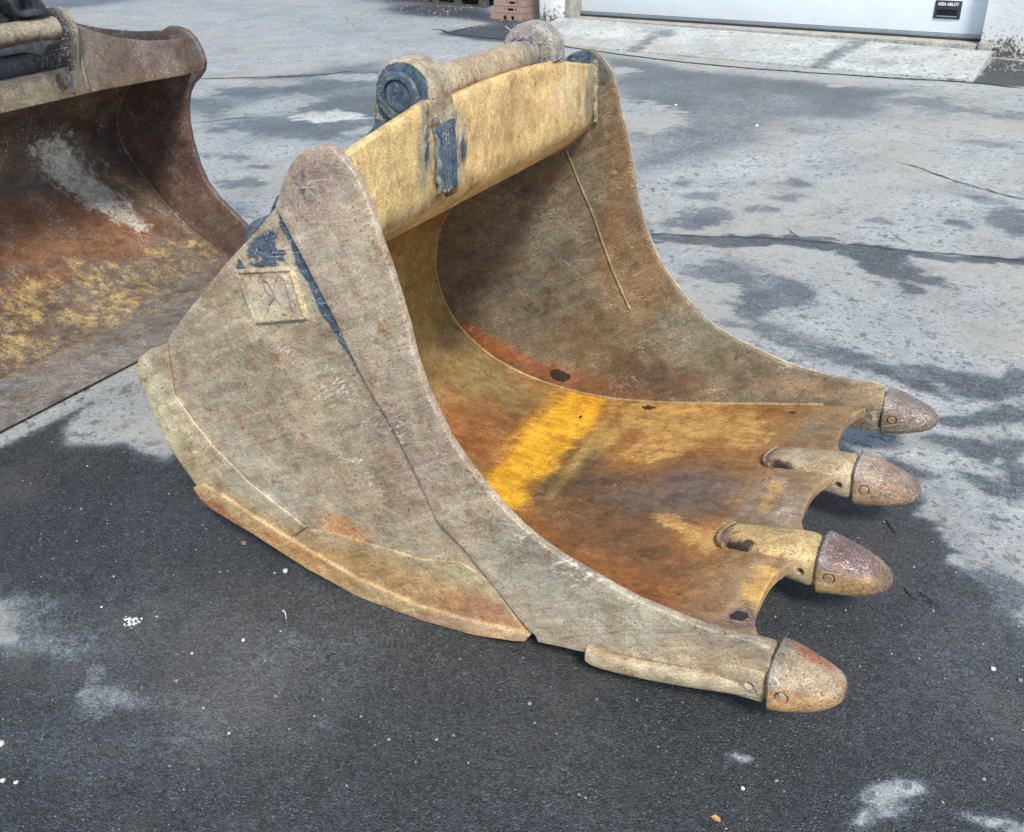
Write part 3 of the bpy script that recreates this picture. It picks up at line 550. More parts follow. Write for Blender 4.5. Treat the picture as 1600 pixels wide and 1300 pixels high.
w2 = plate('wear_plate', [(-1.549, 0.083), (-1.474, 0.054), (-1.311, 0.024), (-1.134, 0.014), (-0.966, 0.024), (-0.821, 0.066), (-0.913, 0.188), (-0.996, 0.218), (-1.104, 0.188), (-1.24, 0.182), (-1.37, 0.178), (-1.459, 0.163)], 1.471, 1.479, M_side, MB, XZ, bev=.004)
hs = plate('heel_strip', [(-1.851, 0.178), (-1.835, 0.149), (-1.798, 0.124), (-1.645, 0.083), (-1.478, 0.029), (-1.315, -0.003), (-1.136, -0.007), (-0.966, 0.009), (-0.859, 0.034), (-0.824, 0.048), (-0.809, 0.074), (-0.837, 0.074), (-0.964, 0.055), (-1.131, 0.042), (-1.306, 0.062), (-1.466, 0.099), (-1.631, 0.149), (-1.747, 0.188), (-1.814, 0.202)], 1.462, 1.4853, M_side, MB, XZ, bev=.005)
sideB = [(-1.297, 1.062, 0.102, 0.012, -0.017, -0.094), (-1.291, 0.898, 0.124, 0.019, -0.02, -0.117), (-1.218, 0.703, 0.096, -0.012, -0.074, -0.147), (-1.086, 0.509, 0.114, -0.036, -0.102, -0.172), (-0.786, 0.274, 0.137, -0.04, -0.05, -0.111), (-0.601, 0.218, 0.144, 0.01, -0.014, -0.074), (-0.369, 0.154, 0.147, 0.03, -0.004, -0.073), (-1.221, 0.099, 0.361, -0.022, -0.028, -0.062), (-1.365, 0.209, 0.108, -0.015, -0.017, -0.03), (-1.037, 0.046, 0.219, 0.036, -0.011, -0.044), (-0.927, 0.08, 0.085, -0.035, -0.024, -0.045), (-1.764, 0.518, 0.115, 0.071, 0.08, -0.156), (-1.922, 0.445, 0.065, 0.035, 0.046, -0.145), (-1.562, 0.267, 0.178, -0.072, -0.058, -0.074), (-1.476, 0.87, 0.116, 0.018, -0.02, -0.093), (-1.431, 0.817, 0.128, 0.003, -0.035, -0.089)]
sideblobs = [(sideB[0], PLUM, .55, 1.2), (sideB[1], (.43, .355, .27), .6, 1.), (sideB[3], (.33, .25, .185), .6, 1.2), (sideB[4], GREY, .8, 1.), (sideB[5], (.46, .43, .32), .7, 1.), (sideB[6], (.50, .38, .22), .8, 1.),
    (sideB[7], (.48, .28, .10), .75, 1.1), (sideB[8], ORNG, .85, 1.), (sideB[9], (.42, .23, .11), .75, 1.1), (sideB[10], (.36, .17, .09), .6, .9), (sideB[11], (.45, .37, .27), .6, 1.), (sideB[12], (.58, .52, .34), .7, .8), (sideB[13], (.48, .45, .35), .6, 1.), (sideB[15], (.50, .44, .30), .7, .9)]
scuff = [(-1.295, 0.414, 0.061, 0.009, -0.004, -0.015), (-1.235, 0.372, 0.017, 0.002, -0.01, -0.035), (-1.3, 0.504, 0.092, -0.029, -0.016, -0.025), (-0.848, 0.345, 0.064, 0.039, 0.008, -0.035), (-0.67, 0.29, 0.067, 0.01, -0.007, -0.047), (-0.558, 0.27, 0.028, 0.017, 0.009, -0.052), (-0.655, 0.283, 0.039, 0.014, 0.001, -0.021), (-0.739, 0.3, 0.087, -0.005, -0.01, -0.034), (-1.165, 0.571, 0.112, -0.067, -0.066, -0.079), (-1.424, 0.66, 0.14, -0.045, -0.015, -0.02), (-1.294, 1.083, 0.016, -0.006, -0.006, -0.008), (-1.236, 0.571, 0.222, -0.099, -0.076, -0.1), (-1.91, 0.485, 0.03, 0.017, 0.03, -0.096), (-0.328, 0.151, 0.013, 0.006, 0.002, -0.018)]
blues = [(-1.374, 0.969, 0.017, 0.009, 0.021, -0.05), (-1.342, 0.905, 0.024, 0.013, 0.024, -0.053), (-1.309, 0.822, 0.017, 0.01, 0.03, -0.061), (-1.267, 0.724, 0.008, 0.006, 0.035, -0.06), (-1.422, 0.908, 0.049, 0.013, 0.0, -0.012), (-1.532, 0.831, 0.014, 0.005, 0.005, -0.049), (-1.455, 0.879, 0.089, 0.019, -0.001, -0.008), (-1.227, 0.662, 0.005, 0.004, 0.021, -0.036), (-1.444, 0.934, 0.066, 0.046, 0.021, -0.021)]
mb = [(m, 1, 1.05 if i < 2 else .86, 1.3) for i, m in enumerate(scuff)]
bb_ = [(m, 0, (.95, 1.0, .95, .75, .8, .8, .7, .6, .62)[i], 1.0) for i, m in enumerate(blues)]
for o_ in (ck, cp): paint(o_, (.41, .335, .235), sideblobs[:6], msk=(.0, .60, .05), mblobs=mb+[((-1.314, 1.061, 0.044, 0.005, -0.008, -0.046), 0, .38, 1.)], warp=.3)
paint(sp_, (.405, .325, .215), sideblobs, msk=(.0, .58, .05), mblobs=mb+bb_, warp=.3)
for o_ in (w1, w2): paint(o_, (.42, .34, .20), sideblobs, msk=(.0, .40, .05), mblobs=mb, warp=.3)
hsB = [(-1.763, 0.124, 0.1, -0.047, -0.018, -0.021), (-1.492, 0.076, 0.161, -0.04, -0.013, -0.021), (-1.228, 0.045, 0.219, -0.011, -0.01, -0.023), (-0.964, 0.045, 0.197, 0.041, -0.007, -0.03)]
paint(hs, (.54, .38, .18), [(hsB[0], (.36, .13, .045), .9, 1.), (hsB[1], ORNG, .8, 1.1), (hsB[2], (.60, .42, .2), .5, .9), (hsB[3], (.52, .36, .22), .7, .9)], msk=(0, .5, .05))
# far side
full = EAR+FRONT+NOSE+BOT+[(-0.813, 0.086), (-0.966, 0.024), (-1.134, 0.008), (-1.312, 0.013), (-1.475, 0.05), (-1.641, 0.104), (-1.849, 0.204), (-1.928, 0.305), (-1.961, 0.436), (-1.968, 0.51), (-1.834, 0.625)]+BACK[1:]
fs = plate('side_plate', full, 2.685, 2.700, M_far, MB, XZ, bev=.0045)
fc = plate('cheek_plate', cheek_pts, 2.7005, 2.712, M_side, MB, XZ, bev=.005, sp=.03); paint(fc, TAN)
fcp = plate('corner_plate', corner_pts, 2.7008, 2.7125, M_side, MB, XZ, bev=.005, sp=.03); paint(fcp, TAN)
fh = plate('heel_strip', [(-1.851, 0.178), (-1.798, 0.124), (-1.645, 0.083), (-1.478, 0.029), (-1.315, -0.003), (-1.136, -0.007), (-0.966, 0.009), (-0.824, 0.048), (-0.809, 0.074), (-0.964, 0.055), (-1.131, 0.042), (-1.306, 0.062), (-1.466, 0.099), (-1.631, 0.149), (-1.814, 0.202)], 2.687, 2.735, M_side, MB, XZ, bev=.006, sp=.03); paint(fh, TAN)
fB = [(-1.514, 0.418, 0.278, 0.044, -0.01, -0.258), (-1.12, 0.752, 0.046, -0.001, -0.041, -0.342), (-1.145, 0.944, 0.051, -0.003, -0.022, -0.17), (-1.047, 0.492, 0.087, 0.014, 0.006, -0.172), (-1.526, 0.098, 0.248, -0.09, -0.025, -0.045), (-1.271, 0.051, 0.34, 0.002, -0.011, -0.058), (-1.01, 0.133, 0.18, 0.006, -0.008, -0.064), (-0.864, 0.303, 0.122, -0.022, -0.024, -0.089), (-0.67, 0.231, 0.222, 0.004, -0.004, -0.054), (-0.432, 0.221, 0.169, 0.011, 0.0, -0.035), (-0.319, 0.22, 0.072, 0.017, 0.006, -0.038), (-1.21, 1.105, 0.041, 0.002, 0.001, -0.054), (-1.199, 0.238, 0.142, 0.028, 0.002, -0.119)]
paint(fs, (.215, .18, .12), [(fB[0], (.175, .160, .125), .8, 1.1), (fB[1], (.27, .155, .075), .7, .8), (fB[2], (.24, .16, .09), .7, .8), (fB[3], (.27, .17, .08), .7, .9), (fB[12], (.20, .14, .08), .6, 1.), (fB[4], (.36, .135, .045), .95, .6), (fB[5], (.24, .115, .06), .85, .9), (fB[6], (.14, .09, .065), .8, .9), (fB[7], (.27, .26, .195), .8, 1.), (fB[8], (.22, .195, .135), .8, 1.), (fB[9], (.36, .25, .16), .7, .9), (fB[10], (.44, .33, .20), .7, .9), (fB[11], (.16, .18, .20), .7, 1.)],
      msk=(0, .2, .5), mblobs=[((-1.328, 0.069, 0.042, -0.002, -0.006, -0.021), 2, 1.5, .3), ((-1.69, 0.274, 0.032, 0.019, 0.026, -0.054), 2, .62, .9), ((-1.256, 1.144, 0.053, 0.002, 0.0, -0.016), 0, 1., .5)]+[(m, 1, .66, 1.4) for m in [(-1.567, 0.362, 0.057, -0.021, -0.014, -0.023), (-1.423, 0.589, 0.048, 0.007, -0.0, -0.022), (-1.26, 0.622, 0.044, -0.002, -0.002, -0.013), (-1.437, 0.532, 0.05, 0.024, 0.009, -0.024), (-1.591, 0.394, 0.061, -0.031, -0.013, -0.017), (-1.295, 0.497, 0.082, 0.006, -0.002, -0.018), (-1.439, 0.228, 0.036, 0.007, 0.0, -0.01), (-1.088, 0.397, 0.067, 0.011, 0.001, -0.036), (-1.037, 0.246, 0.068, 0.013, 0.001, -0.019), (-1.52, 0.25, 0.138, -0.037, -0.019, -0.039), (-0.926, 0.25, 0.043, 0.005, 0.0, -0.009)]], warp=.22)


# weld beads
def bead(pts, r, col, parent=MB, mat=M_in, n=None, wv=.18):
    p = np.array(pts, float); S = arclen(p); n = n or max(6, int(S[-1]/.008)); s = np.linspace(0, S[-1], n)
    q = np.stack([np.interp(s, S, p[:, k]) for k in range(3)], 1)
    o = tube('weld_bead', q, r, mat, parent, 6, wv); paint(o, col, msk=(0, .3, .1)); return o
wpx = [(-1.307, 0.868), (-1.261, 0.767), (-1.209, 0.664), (-1.177, 0.58), (-1.135, 0.482), (-1.078, 0.372)]
bead([(x, 2.684, z) for x, z in wpx], .0045, (.27, .20, .12))
bead([(x, 2.682, z+.003) for x, z in INNER[4:]], .0055, (.40, .28, .13))
bead([(x, 1.487, z+.003) for x, z in INNER[4:]], .0055, (.30, .20, .10))
bead([(x, 1.4775, z) for x, z in SEAM[::-1][:9]], .0035, (.10, .13, .15), mat=M_side)

# torsion beam across the top
TOPE = [(1.491, 1.143), (1.545, 1.152), (1.613, 1.163), (1.709, 1.178), (1.78, 1.19), (1.863, 1.181), (1.907, 1.18), (2.035, 1.185), (2.23, 1.184), (2.374, 1.177), (2.431, 1.171), (2.491, 1.159), (2.553, 1.147), (2.662, 1.125)]
ty = np.array([q[0] for q in TOPE]); tz = np.array([q[1] for q in TOPE])
def beam_sec(y):
    zt = float(np.interp(y, ty, tz))
    pts = [(-1.20, zt-.008), (-1.2, 1.10), (-1.203, 1.04), (-1.207, .985), (-1.213, .957), (-1.228, .935), (-1.27, .902), (-1.308, .872), (-1.330, .862), (-1.36, .875), (-1.385, .905), (-1.385, .985), (-1.345, 1.065), (-1.30, 1.095), (-1.232, 1.10), (-1.226, zt-.006), (-1.218, zt), (-1.206, zt)]
    p = np.array(pts); out = []
    for i in range(len(p)):
        a, b = p[i], p[(i+1) % len(p)]; k = max(1, int(round(np.linalg.norm(b-a)/.016)))
        out += [(a+(b-a)*j/k) for j in range(k)]
    return out
ref = [len(beam_sec(1.9))]
def beam_rows(y0, y1, n):
    rows = []
    for y in np.linspace(y0, y1, n):
        s = np.array(beam_sec(1.9)); zt0 = float(np.interp(1.9, ty, tz)); zt = float(np.interp(y, ty, tz))
        s[:, 1] += np.clip((s[:, 1]-1.10)/(zt0-1.10), 0, 1)*(zt-zt0)
        p3 = np.stack([s[:, 0], np.full(len(s), y), s[:, 1]], 1); w = wob(p3, 2.4, 1)*.0022+wob(p3, 7, 2)*.0009; s[:, 0] += w
        rows.append([(x, y, z) for x, z in s])
    return rows
beam = gridmesh('torsion_beam', beam_rows(1.4835, 2.686, 110), M_gold, MB, closed_v=True, cap=True, smooth_angle=45)
hy, hz = (1.87, 0.966)
cut(beam, lambda: superloft('c', [(-1.30, hy, hz, .015, .01, 2, 0), (-1.26, hy, hz, .035, .022, 2.2, 0), (-1.18, hy, hz+.004, .030, .013, 2.2, 0), (-1.16, hy+.005, hz+.006, .016, .006, 2, 0)], M_black, None, 20))
tB = [(2.154, 1.068, 0.222, -0.008, 0.052, -0.085), (2.532, 1.061, 0.127, -0.023, 0.0, -0.088), (1.599, 1.078, 0.111, -0.028, -0.018, -0.103), (1.759, 1.094, 0.025, -0.006, -0.015, -0.108), (1.905, 1.061, 0.028, -0.006, -0.011, -0.101), (2.641, 1.059, 0.036, -0.006, 0.003, -0.109), (1.727, 0.959, 0.139, 0.002, 0.012, -0.019), (2.014, 0.941, 0.169, 0.001, 0.019, -0.025)]
paint(beam, (.72, .50, .205), [(tB[0], (.68, .44, .19), .6, 1.3), (tB[1], (.62, .50, .29), .6, 1.), (tB[2], (.80, .62, .28), .5, 1.), (tB[3], (.30, .30, .24), .8, .9), (tB[4], (.40, .35, .25), .8, .8), (tB[5], (.26, .27, .20), .7, .8), (tB[6], (.44, .31, .16), .7, 1.), (tB[7], (.66, .47, .17), .6, 1.)],
      coords='yz', msk=(0, .2, .05), mblobs=[((1.768, 1.099, 0.013, -0.003, -0.013, -0.095), 0, .55, 1.4), ((1.922, 1.057, 0.02, -0.004, -0.01, -0.088), 0, .48, 1.4), ((1.782, 0.965, 0.096, 0.002, 0.009, -0.015), 2, .6, .8)])

# hangers with their pins
PX, PZ = -1.272, 1.188; QX, QZ = -1.775, .800
def arc(cx, cz, r, a0, a1, n): return [(cx+r*math.cos(math.radians(a)), cz+r*math.sin(math.radians(a))) for a in np.linspace(a0, a1, n)]
hang = [(-1.188, .987), (-1.186, 1.06), (-1.186, 1.15)]+arc(PX, PZ, .084, 10, 178, 12)+[(-1.366, 1.12), (-1.40, 1.09), (-1.55, 1.00), (-1.70, .915)]+arc(QX, QZ, .044, 60, 200, 8)+[(-1.86, .72), (-1.85, .61), (-1.80, .592),
       (-1.705, .690), (-1.58, .805), (-1.465, .91), (-1.435, .99), (-1.38, 1.0), (-1.30, 1.0), (-1.22, .995)]
for (a, b, nearer) in ((1.795, 1.873, True), (2.385, 2.455, False)):
    h = plate('hanger_ear', hang if nearer else [(-1.24, .995), (-1.235, 1.06), (-1.233, 1.15), (-1.192, 1.178)]+hang[4:], a, b, M_tooth, MB, XZ, bev=.012, sp=.010, dent=.002)
    if nearer:
        P_ = worldco(h); n_ = len(P_); w = np.clip((-1.20-P_[:, 0])/.02, 0, 1)*np.clip((1.84-P_[:, 1])/.03, 0, 1)
        col = np.tile((.42, .36, .24), (n_, 1)); mk = np.tile((.30, .3, .05), (n_, 1)); mk[:, 0] = .25+.85*w
        fr_ = (P_[:, 0] > -1.21) & (P_[:, 2] < 1.145); mk[fr_, 0] = np.where((P_[fr_, 1] > 1.80) & (P_[fr_, 1] < 1.866), 1.0, .6)
        rim = (np.hypot(P_[:, 0]-PX, P_[:, 2]-PZ) > .076) & (P_[:, 2] > 1.13); mk[rim, 0] = .25
        setattrs(h, col, mk)
    else: paint(h, (.30, .28, .24), msk=(.40, .8, .35))
    for s_, sy in ((a, -1), (b, 1)):
        y0, y1 = (s_-.014, s_-.001) if sy < 0 else (s_+.001, s_+.012)
        bo = cyl_y('boss_ring', PX-.01, PZ+.003, y0, y1, .056 if nearer else .050, M_tooth, h, bev=.005, inner=.038); paint(bo, (.24, .20, .17), msk=(.50, .4, .1))
pin = tube('pin', [(PX-.004, y, PZ) for y in np.linspace(1.79, 2.47, 60)], [(.044 if (1.885 < y < 2.34) else .040) for y in np.linspace(1.79, 2.47, 60)], M_gold, MB, 36, .004)
paint(pin, (.42, .33, .20), [((2.0, 1.15, .5, 0, 0, .03), (.22, .17, .12), .8, .9), ((2.35, 1.2, .05, 0, 0, .3), (.30, .27, .23), .8, .9)], coords='yz', msk=(.05, .5, .3))
pe = cyl_y('pin_end', PX-.01, PZ+.003, 1.786, 1.80, .036, M_tooth, pin, bev=.004); paint(pe, (.10, .12, .15), msk=(.75, .3, 0))
pin2 = tube('pin', [(QX, y, QZ) for y in np.linspace(1.775, 2.475, 20)], .026, M_tooth, MB, 28, .004); paint(pin2, (.20, .20, .2), msk=(.6, .3, .1))
cl = cyl_y('boss_ring', QX, QZ, 1.779, 1.794, .038, M_tooth, pin2, bev=.004, inner=.026); paint(cl, (.10, .11, .13), msk=(.5, .3, 0))
for yy in (1.797, 1.872):
    bead([(-1.196+.004*math.sin(k), yy+random.uniform(-.002, .002), z) for k, z in enumerate(np.linspace(.985, 1.15, 22))], .0075, (.33, .31, .22) if yy > 1.85 else (.16, .20, .20), mat=M_tooth, wv=.25)
bead([(-1.190, yy, .984+.002*math.sin(yy*300)) for yy in np.linspace(1.80, 1.83, 8)], .006, (.36, .28, .15), mat=M_gold)
for k in range(3): bead([(-1.186-.0005*k, 1.812+.011*k, z) for z in np.linspace(.985, 1.135, 14)], .0028, (.10, .14, .18), mat=M_tooth, wv=.4)
bead([(-1.201, 2.668+.004*math.sin(k*1.1), z) for k, z in enumerate(np.linspace(.96, 1.135, 22))], .0075, (.36, .32, .20), mat=M_gold)
bead([(-1.203, 1.492, z) for z in np.linspace(.96, 1.135, 16)], .007, (.36, .32, .20), mat=M_gold)

# teeth, their adapters and locking pins
toothcol = [((.46, .27, .12), (.42, .32, .20)), ((.42, .27, .12), (.205, .135, .125)), ((.33, .215, .13), (.31, .23, .165)), ((.20, .155, .115), (.18, .145, .13))]
adcol = [(.48, .37, .22), (.55, .40, .17), (.44, .34, .20), (.28, .215, .15)]
for i, yc in enumerate(TC):
    x0 = -.505 if i in (1, 2) else -.40
    dz = 0
    secs = []
    if i in (1, 2): secs = [(-.512, yc+.004, .150, .018, .006, 2.2, 0), (-.50, yc+.003, .154, .034, .014, 2.4, 0), (-.475, yc, .160, .044, .024, 2.8, 0), (-.43, yc, .163, .051, .031, 2.8, 0), (-.38, yc, .161, .056, .040, 2.8, 0), (-.33, yc, .161, .060, .051, 2.9, 0)]
    else: secs = [(-.44, yc, .150, .040, .030, 2.6, 0), (-.40, yc, .156, .048, .040, 2.8, 0), (-.34, yc, .160, .056, .050, 2.8, 0)]
    secs += [(-.30, yc, .160, .061, .053, 2.9, 0), (-.278, yc, .160, .0615, .053, 2.9, -.03), (-.270, yc, .160, .058, .049, 2.9, -.05), (-.255, yc, .160, .050, .042, 2.9, -.05)]
    ad = superloft('adapter', secs, M_tooth, MB, 48, lump=.0032)
    hx, hz_ = (-0.297, 0.159)
    cut(ad, lambda: cyl_y('c', hx, hz_, yc-.09, yc-.035, .0105, M_black, None, 20, .0005))
    paint(ad, adcol[i], [((-.46, .168, .05, 0, 0, .012), (.10, .08, .09), .8 if i in (1, 2) else 0, .8), ((-.30, .15, .03, 0, 0, .03), (.30, .29, .22), .6, .8)], msk=(0, .5, .25), mblobs=[((hx, hz_, .009, 0, 0, .009), 2, 1.3, .2)], warp=.1)
    if i in (1, 2):
        Pa_ = worldco(ad); mk_ = np.tile((0, .5, .22), (len(Pa_), 1)); wv_ = blobw(Pa_[:, [0, 1]], Pa_, (-.44, yc-.048, .062, .006, 0, .016), .9, .3, i)*np.clip((Pa_[:, 2]-.14)/.01, 0, 1); mk_[:, 2] += wv_*.55; wv2 = blobw(Pa_[:, [0, 1]], Pa_, (-.33, yc-.05, .03, .004, 0, .010), .9, .5, i+1); mk_[:, 2] += wv2*.4
        Pn = len(Pa_); at_ = ad.data.attributes['msk']; at_.data.foreach_set('color', np.concatenate([mk_, np.ones((Pn, 1))], 1).ravel())
        bead([(-.512+.03*(1-math.cos(a_)), yc+.052*math.sin(a_), .158+.012*(1-math.cos(a_))) for a_ in np.linspace(-1.4, 1.4, 24)], .005, (.30, .22, .13), wv=.3)
    k = 1.06 if i == 0 else 1.0
    xt = -.1012+(-.0159, .0035, .0043, -.0079)[i]; zt_ = .1597+(.0099, -.0051, -.007, -.0015)[i]; yt = yc+(-.0028, .0037, .0025, .0034)[i]; tsec = []
    for f_ in (0, .012, .03, .1, .2, .3, .4, .5, .6, .7, .78, .85, .9, .94, .97, .99, 1.0):
        rr = 1 if f_ <= .708 else max(.06, 1-((f_-.708)/.294)**2.57)**(1/2.57) if f_ < 1 else .06
        if f_ < .03: rr = .93+f_*2.3
        tsec.append((-.261+(xt+.261)*f_, yt, .1604+(zt_-.1604)*f_, (.0715-.0343*f_**1.88)*rr, (.0605-.0375*f_**1.51)*rr, 3.5-1.2*f_, -.064*(1-f_)))
    t = superloft('tooth', tsec, M_tooth, MB, 64, lump=.0022)
    tpx, tpz = -.2305, .166; yf = yt-.0685
    cut(t, lambda: cyl_y('c', tpx, tpz, yf-.05, yf+.006, .0152, M_black, None, 28, .0005))
    lo_, up_ = toothcol[i]
    P_ = worldco(t); n_ = len(P_); w = np.clip((P_[:, 2]-.178+wob(P_, 9, i)*.016)/.014, 0, 1)[:, None]
    col = np.array(lo_)*(1-w)+np.array(up_)*w
    tip_ = np.clip((P_[:, 0]+.135+wob(P_, 12, i+2)*.012)/.02, 0, 1)[:, None]*.7; col = col*(1-tip_)+np.array((.13, .10, .09))*tip_
    top_ = np.clip((-.235-P_[:, 0]+wob(P_, 9, i+1)*.01)/.02, 0, 1)[:, None]*w*.7; col = col*(1-top_)+np.array((.30, .27, .24))*top_
    mk = np.tile((0, .6, .42), (n_, 1)); mk[np.hypot(P_[:, 0]-tpx, P_[:, 2]-tpz) < .0135, 2] = 1.2*0; 
    if i == 0:
        wr_ = blobw(P_[:, [0, 1]], P_, (-.185, 1.545, .045, 0, 0, .022), .7, .3, 2)[:, None]*np.clip((P_[:, 2]-.19)/.01, 0, 1)[:, None]; col = col*(1-wr_)+np.array((.42, .16, .08))*wr_
    setattrs(t, col, mk)
    lp = cyl_y('locking_pin', tpx, tpz, yf-.002, yf+.010, .0108, M_tooth, t, 24, .0015); paint(lp, (.34, .25, .15), msk=(0, .6, .1))

# rounded wear bar under the near corner
BARP = [(-0.664, 0.082), (-0.648, 0.074), (-0.604, 0.076), (-0.529, 0.088), (-0.443, 0.105), (-0.36, 0.123), (-0.306, 0.133), (-0.274, 0.136)]
p = smooth([(x, z) for x, z in BARP], 2)
rows = []
for j, (x, z) in enumerate(p):
    t = j/(len(p)-1); hh = .024*min(1, .45+t*9)*(1-.35*max(0, t-.6)/.4); hw = .023*min(1, .5+t*9)*(1-.45*max(0, t-.5)/.5)
    rows.append([(x, 1.468+math.copysign(abs(math.cos(a))**.75, math.cos(a))*hw, z+.006+math.copysign(abs(math.sin(a))**.75, math.sin(a))*hh) for a in [6.28318*k/20 for k in range(20)]])
bar = gridmesh('wear_bar', rows, M_side, MB, closed_v=True, cap=True); paint(bar, (.47, .39, .25), [((-.66, .12, .1, 0, 0, .03), (.40, .33, .20), .6, 1.)], msk=(0, .5, .03))
bead([(x, 1.466, z+.034) for x, z in BARP[2:7]], .004, (.26, .20, .13), mat=M_side)
ch = superloft('weld_lump', [(-.335, 1.462, .150, .004, .004, 2, 0), (-.325, 1.461, .150, .006, .010, 2, 0), (-.312, 1.460, .147, .006, .009, 2, 0), (-.304, 1.462, .146, .003, .003, 2, 0)], M_tooth, MB, 12, lump=.002); paint(ch, (.55, .53, .5), msk=(0, .9, 0))

# raised square maker's badge welded on the side
bdg = [(-1.556, 0.852), (-1.374, 0.887), (-1.351, 0.766), (-1.523, 0.722)]
bo = plate('badge', bdg, 1.4745, 1.4795, M_side, MB, XZ, sp=.006, bev=.002, jit=.0012); paint(bo, (.54, .46, .32), msk=(.14, .35, .1))
def stroke(pts, w, col, h=.0035, nm='badge_mark'):
    q = np.array(pts, float); S = arclen(q); n = max(3, int(S[-1]/.006)); s = np.linspace(0, S[-1], n)
    c_ = np.stack([np.interp(s, S, q[:, 0]), np.interp(s, S, q[:, 1])], 1)
    o = tube(nm, [(x, 1.4745, z) for x, z in c_], [w*(.9 if 0 < i < n-1 else .4) for i in range(n)], M_side, bo, 8, .15); paint(o, col, msk=(0, .3, .1)); return o
b4 = [np.array(v) for v in bdg]; cen_ = sum(b4)/4
ins_ = [v+(cen_-v)*.10 for v in b4]
stroke([ins_[0], ins_[1]], .0045, (.5, .43, .30), nm='badge_rim'); stroke([ins_[1], ins_[2]], .007, (.60, .48, .27), nm='badge_rim'); stroke([ins_[2], ins_[3]], .006, (.44, .38, .24), nm='badge_rim'); stroke([ins_[3], ins_[0]], .0045, (.40, .36, .26), nm='badge_rim')
for pts, w_ in [([(-1.471, 0.84), (-1.455, 0.845), (-1.444, 0.825), (-1.437, 0.806), (-1.427, 0.789)], 0.0055), ([(-1.468, 0.836), (-1.462, 0.819), (-1.453, 0.808)], 0.006), ([(-1.419, 0.862), (-1.403, 0.857), (-1.399, 0.829), (-1.395, 0.795), (-1.389, 0.776)], 0.0055), ([(-1.444, 0.807), (-1.464, 0.785), (-1.472, 0.764)], 0.0045), ([(-1.423, 0.859), (-1.434, 0.842)], 0.004), ([(-1.43, 0.767), (-1.411, 0.769)], 0.004)]: stroke(pts, w_, (.37, .32, .28))

# ================================================================== LEFT BUCKET
LB = thing('ditching_bucket', 'wide toothless brown ditching bucket standing left of the toothed bucket, cut by the photo edge', 'excavator bucket', (-3.4, 2.2, 0))
IN2 = smooth([(-3.24, 0.03), (-3.32, 0.045), (-3.41, 0.07), (-3.52, 0.12), (-3.616, 0.18), (-3.7, 0.25), (-3.79, 0.345), (-3.88, 0.45), (-3.94, 0.56), (-3.93, 0.66), (-3.87, 0.75), (-3.76, 0.85), (-3.62, 0.94), (-3.5, 1.0)], 3); SIN2 = arclen(IN2)
sh2 = shell('shell', IN2, 1.252, 3.172, .018, M_old, LB, 110, .003)
lB = {'pale': [(0.846, 2.835, -0.158, 0.087, -0.055, -0.118), (0.698, 2.871, -0.137, 0.113, -0.048, -0.072), (0.931, 2.794, -0.085, 0.065, -0.05, -0.089), (0.57, 2.917, -0.112, 0.08, -0.031, -0.048)], 'rust': [(0.698, 2.558, -0.046, 0.323, -0.085, -0.047), (0.587, 2.347, -0.076, 0.191, -0.08, -0.06), (0.551, 2.864, -0.142, 0.212, -0.065, -0.069), (0.489, 2.632, -0.133, 0.308, -0.064, -0.052), (0.409, 2.334, -0.005, 0.174, -0.061, -0.029)], 'gold': [(0.329, 2.176, -0.084, 0.143, -0.146, -0.118), (0.159, 2.009, -0.087, 0.102, -0.13, -0.105), (0.38, 2.31, -0.038, 0.154, -0.091, -0.058), (0.311, 2.917, -0.056, 0.104, -0.04, -0.039), (0.144, 2.3, -0.095, 0.11, -0.071, -0.061)], 'dark': [(1.074, 2.72, -0.086, 0.31, -0.114, 0.02), (0.953, 3.226, -0.032, 0.151, -0.205, -0.024)], 'brown': [(0.184, 2.719, -0.114, 0.332, -0.224, -0.64), (0.299, 2.538, -0.12, 0.204, -0.128, -0.113)], 'grey': [(0.032, 2.645, -0.024, 0.185, -0.106, -0.567)], 'spat': [(0.693, 3.056, -0.097, 0.105, -0.049, -0.067)]}
cc = dict(dark=((.05, .035, .033), .85, 1.), brown=((.17, .135, .10), .85, 1.), gold=((.42, .31, .13), .8, .9), rust=((.22, .10, .045), .85, 1.1), spat=((.26, .17, .09), .5, 1.), pale=((.62, .60, .50), .9, .9), grey=((.16, .145, .12), .7, 1.))  # dark: shade below the beam and at the back, painted into the colour
paint(sh2, (.13, .088, .066), [(m, *cc[k]) for k in ('dark', 'brown', 'grey', 'rust', 'spat') for m in lB[k]], msk=(0, .25, .28), S=lambda P_: prof_s(P_, IN2, SIN2), warp=.35)
layer(sh2, [[], [(m, .54, 2.0) for m in lB['gold']]+[(m, .42, 1.3) for m in lB['brown']+lB['spat']], [(m, .72, 1.8) for m in lB['pale']]], S=lambda P_: prof_s(P_, IN2, SIN2), warp=.3)
pf2 = [(-3.468, 1.09), (-3.414, 1.089), (-3.365, 1.075), (-3.327, 1.045), (-3.302, 0.999), (-3.293, 0.947), (-3.31, 0.909), (-3.35, 0.875), (-3.387, 0.851), (-3.421, 0.813), (-3.448, 0.755), (-3.464, 0.683), (-3.464, 0.597), (-3.446, 0.48), (-3.417, 0.405), (-3.361, 0.338), (-3.3, 0.29), (-3.242, 0.245)]
outer2 = [(-3.05, .075), (-2.955, .02), (-2.95, .004), (-3.25, .004), (-3.42, .035), (-3.54, .085), (-3.65, .155), (-3.75, .24), (-3.84, .335), (-3.93, .44), (-3.99, .56), (-3.98, .67), (-3.91, .78), (-3.79, .88), (-3.64, .98), (-3.56, 1.05)]
